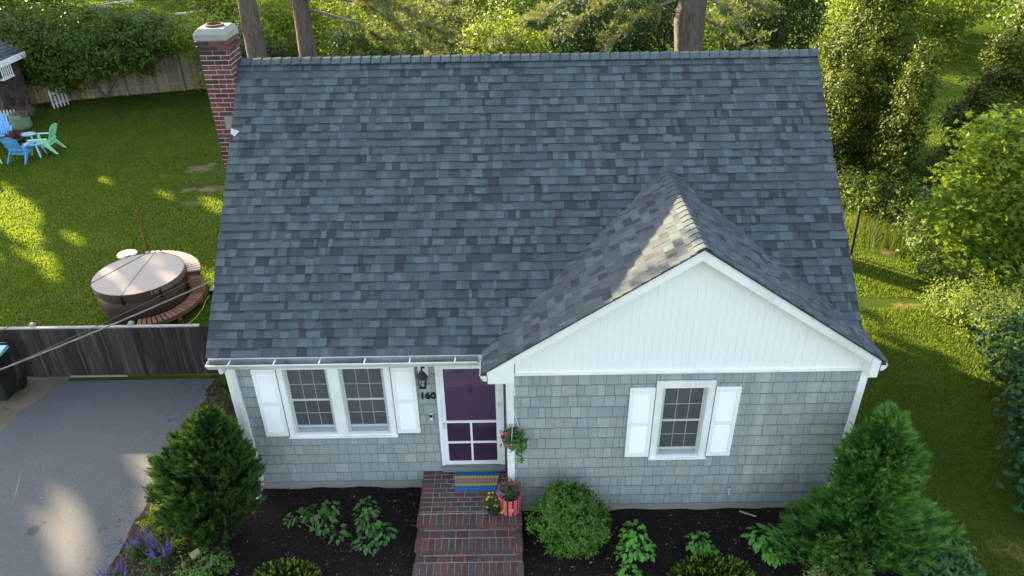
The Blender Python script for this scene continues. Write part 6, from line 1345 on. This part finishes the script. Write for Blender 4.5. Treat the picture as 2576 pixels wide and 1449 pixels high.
# wire fence on the right
WM = simple('rusty_wire', (.16, .13, .10), .7, .3); wf = thing('wire_fence', 'sagging rusty wire mesh fence between lawn and arborvitae', 'fence', (11.2, 10.5, 0))
Pn = [(10.0, 13.6), (10.75, 11.6), (11.15, 10.2), (11.45, 8.6), (11.9, 6.6)]
mb = MB()
for a, b in zip(Pn[:-1], Pn[1:]):
    for k in range(5): z = .12+k*.19; mb.tube([(a[0], a[1], z+.03*math.sin(k+a[0])), ((a[0]+b[0])/2+.05, (a[1]+b[1])/2, z-.05), (b[0], b[1], z+.03*math.sin(k+b[0]))], .0022, 4, caps=False)
    m = int(math.dist(a, b)/.15)
    for i in range(m): u = i/m; x = a[0]+(b[0]-a[0])*u; y = a[1]+(b[1]-a[1])*u; mb.tube([(x+.03, y, .05), (x, y, 1.12)], .0015, 4, caps=False)
stuff(mb.build('wire_mesh', WM, wf))
for a in Pn: mb = MB(); mb.tube([(a[0], a[1], 0), (a[0]+(.0 if a[1] != 8.6 else -.02), a[1], 1.3)], .018, 6); mb.build('post', simple('green_post', (.02, .05, .03), .5), wf)
mb = MB(); mb.tube([(9.72, 8.6, 0), (9.68, 8.63, 1.32)], [.035, .03], 8); tag(mb.build('black_pole', M['black']), 'leaning black metal pole on the sunny lawn just right of the roof edge', 'pole')
mb = MB(); mb.bar((10.6, 5.35, .02), (11.4, 4.95, .03), .04, .03); tag(mb.build('lawn_shadow_strip', simple('dark_lawn_strip', (.03, .025, .02), .9)), 'dark edging strip for shade and small black bits on the lawn beside the pale shrub', 'shadowline')  # dark strip stands in for a shadow line and small black bits

# ================================================================== tall trees outside the picture on the sun side: placed to shade the yard, crown gaps shaped for sun patches
HOLES = []
def hole(x, y, r, z=0.): HOLES.append(((x, y, z), r))
hole(-14.9, 12.4, .66); hole(-14.2, 11.6, .40); hole(-15.6, 13.2, .5); hole(-13.1, 9.43, .24); hole(-12.0, 9.17, .22); hole(-11.8, 10.4, .14); hole(-13.3, 10.6, .26); hole(-14.5, 10.0, .25)
hole(-8.2, 12.3, .28); hole(-10.3, 13.3, .10); hole(-12.96, 14.7, .12); hole(-14.3, 19.6, .22); hole(-11.3, 8.2, .10)
hole(-8.92, 6.85, .07, .9); hole(-7.24, 6.42, .06, .9); hole(-7.95, 7.3, .05, .9); hole(-7.87, 5.85, .04, .9); hole(-6.8, 7.9, .22); hole(-8.4, 6.3, .01, .9)
hole(-7.4, 8.0, .25, .75); hole(-8.2, 8.15, .2, .75); hole(-9.1, 8.2, .2, .6); hole(-6.3, 9.2, .18)
hole(-6.75, .25, .06); hole(-6.58, -.05, .08); hole(-6.42, -.4, .11); hole(-6.62, -.45, .04); hole(-6.2, -.9, .10); hole(-7.15, .0, .02); hole(-5.75, 1.15, .14); hole(-5.35, .6, .12); hole(-5.1, .05, .12); hole(-5.2, -.5, .05)
SHM_ = LF['green']
def shade_tree(s, p, z, r, rz, label, n=6500):
    x = -.75*s+.66*p; y = .66*s+.75*p; t = thing('unseen_shade_oak', label, 'tree', (x, y, 0), 'unseen tall shade trees left of the yard')
    C, Nn = blobcloud([(x, y, z, r, r, rz), (x+1.3, y-.8, z-2.2, r*.85, r*.85, rz*.6), (x-1, y+1.2, z+2, r*.85, r*.85, rz*.6)], n//20, 20, .42, .1); k = carve(C, [(q, rr_+.11) for q, rr_ in HOLES]); C, Nn = C[k], Nn[k]
    V = leafquads(C, Nn, .34*rng.uniform(.6, 1.3, len(C)), .6); npmesh('crown', V.reshape(-1, 3), 4, len(C), SHM_, t); trunkmesh('trunk', [(x, y, 0), (x+.1, y, z*.5), (x, y, z), (x, y, z+rz*.8)], [.32, .26, .18, .05], BARK, t)
for i, (s, p, z, r, rz) in enumerate([(44, -15, 11.5, 3.6, 6.6), (43, -10.5, 11.5, 3.6, 6.6), (45, -6, 11.5, 3.6, 6.6), (43.5, -1.6, 11.5, 3.6, 6.4), (45, 2.8, 10.6, 3.5, 5.8), (43.5, 7.2, 9.8, 3.4, 5.2), (45, 11.2, 9, 3.3, 4.6), (64, 15, 9, 4, 6), (66, 21, 9, 4, 6)]):
    shade_tree(s, p, z, r, rz, 'unseen tall oak placed for shade left of the yard, crown gaps cut to sun rays', 17000)
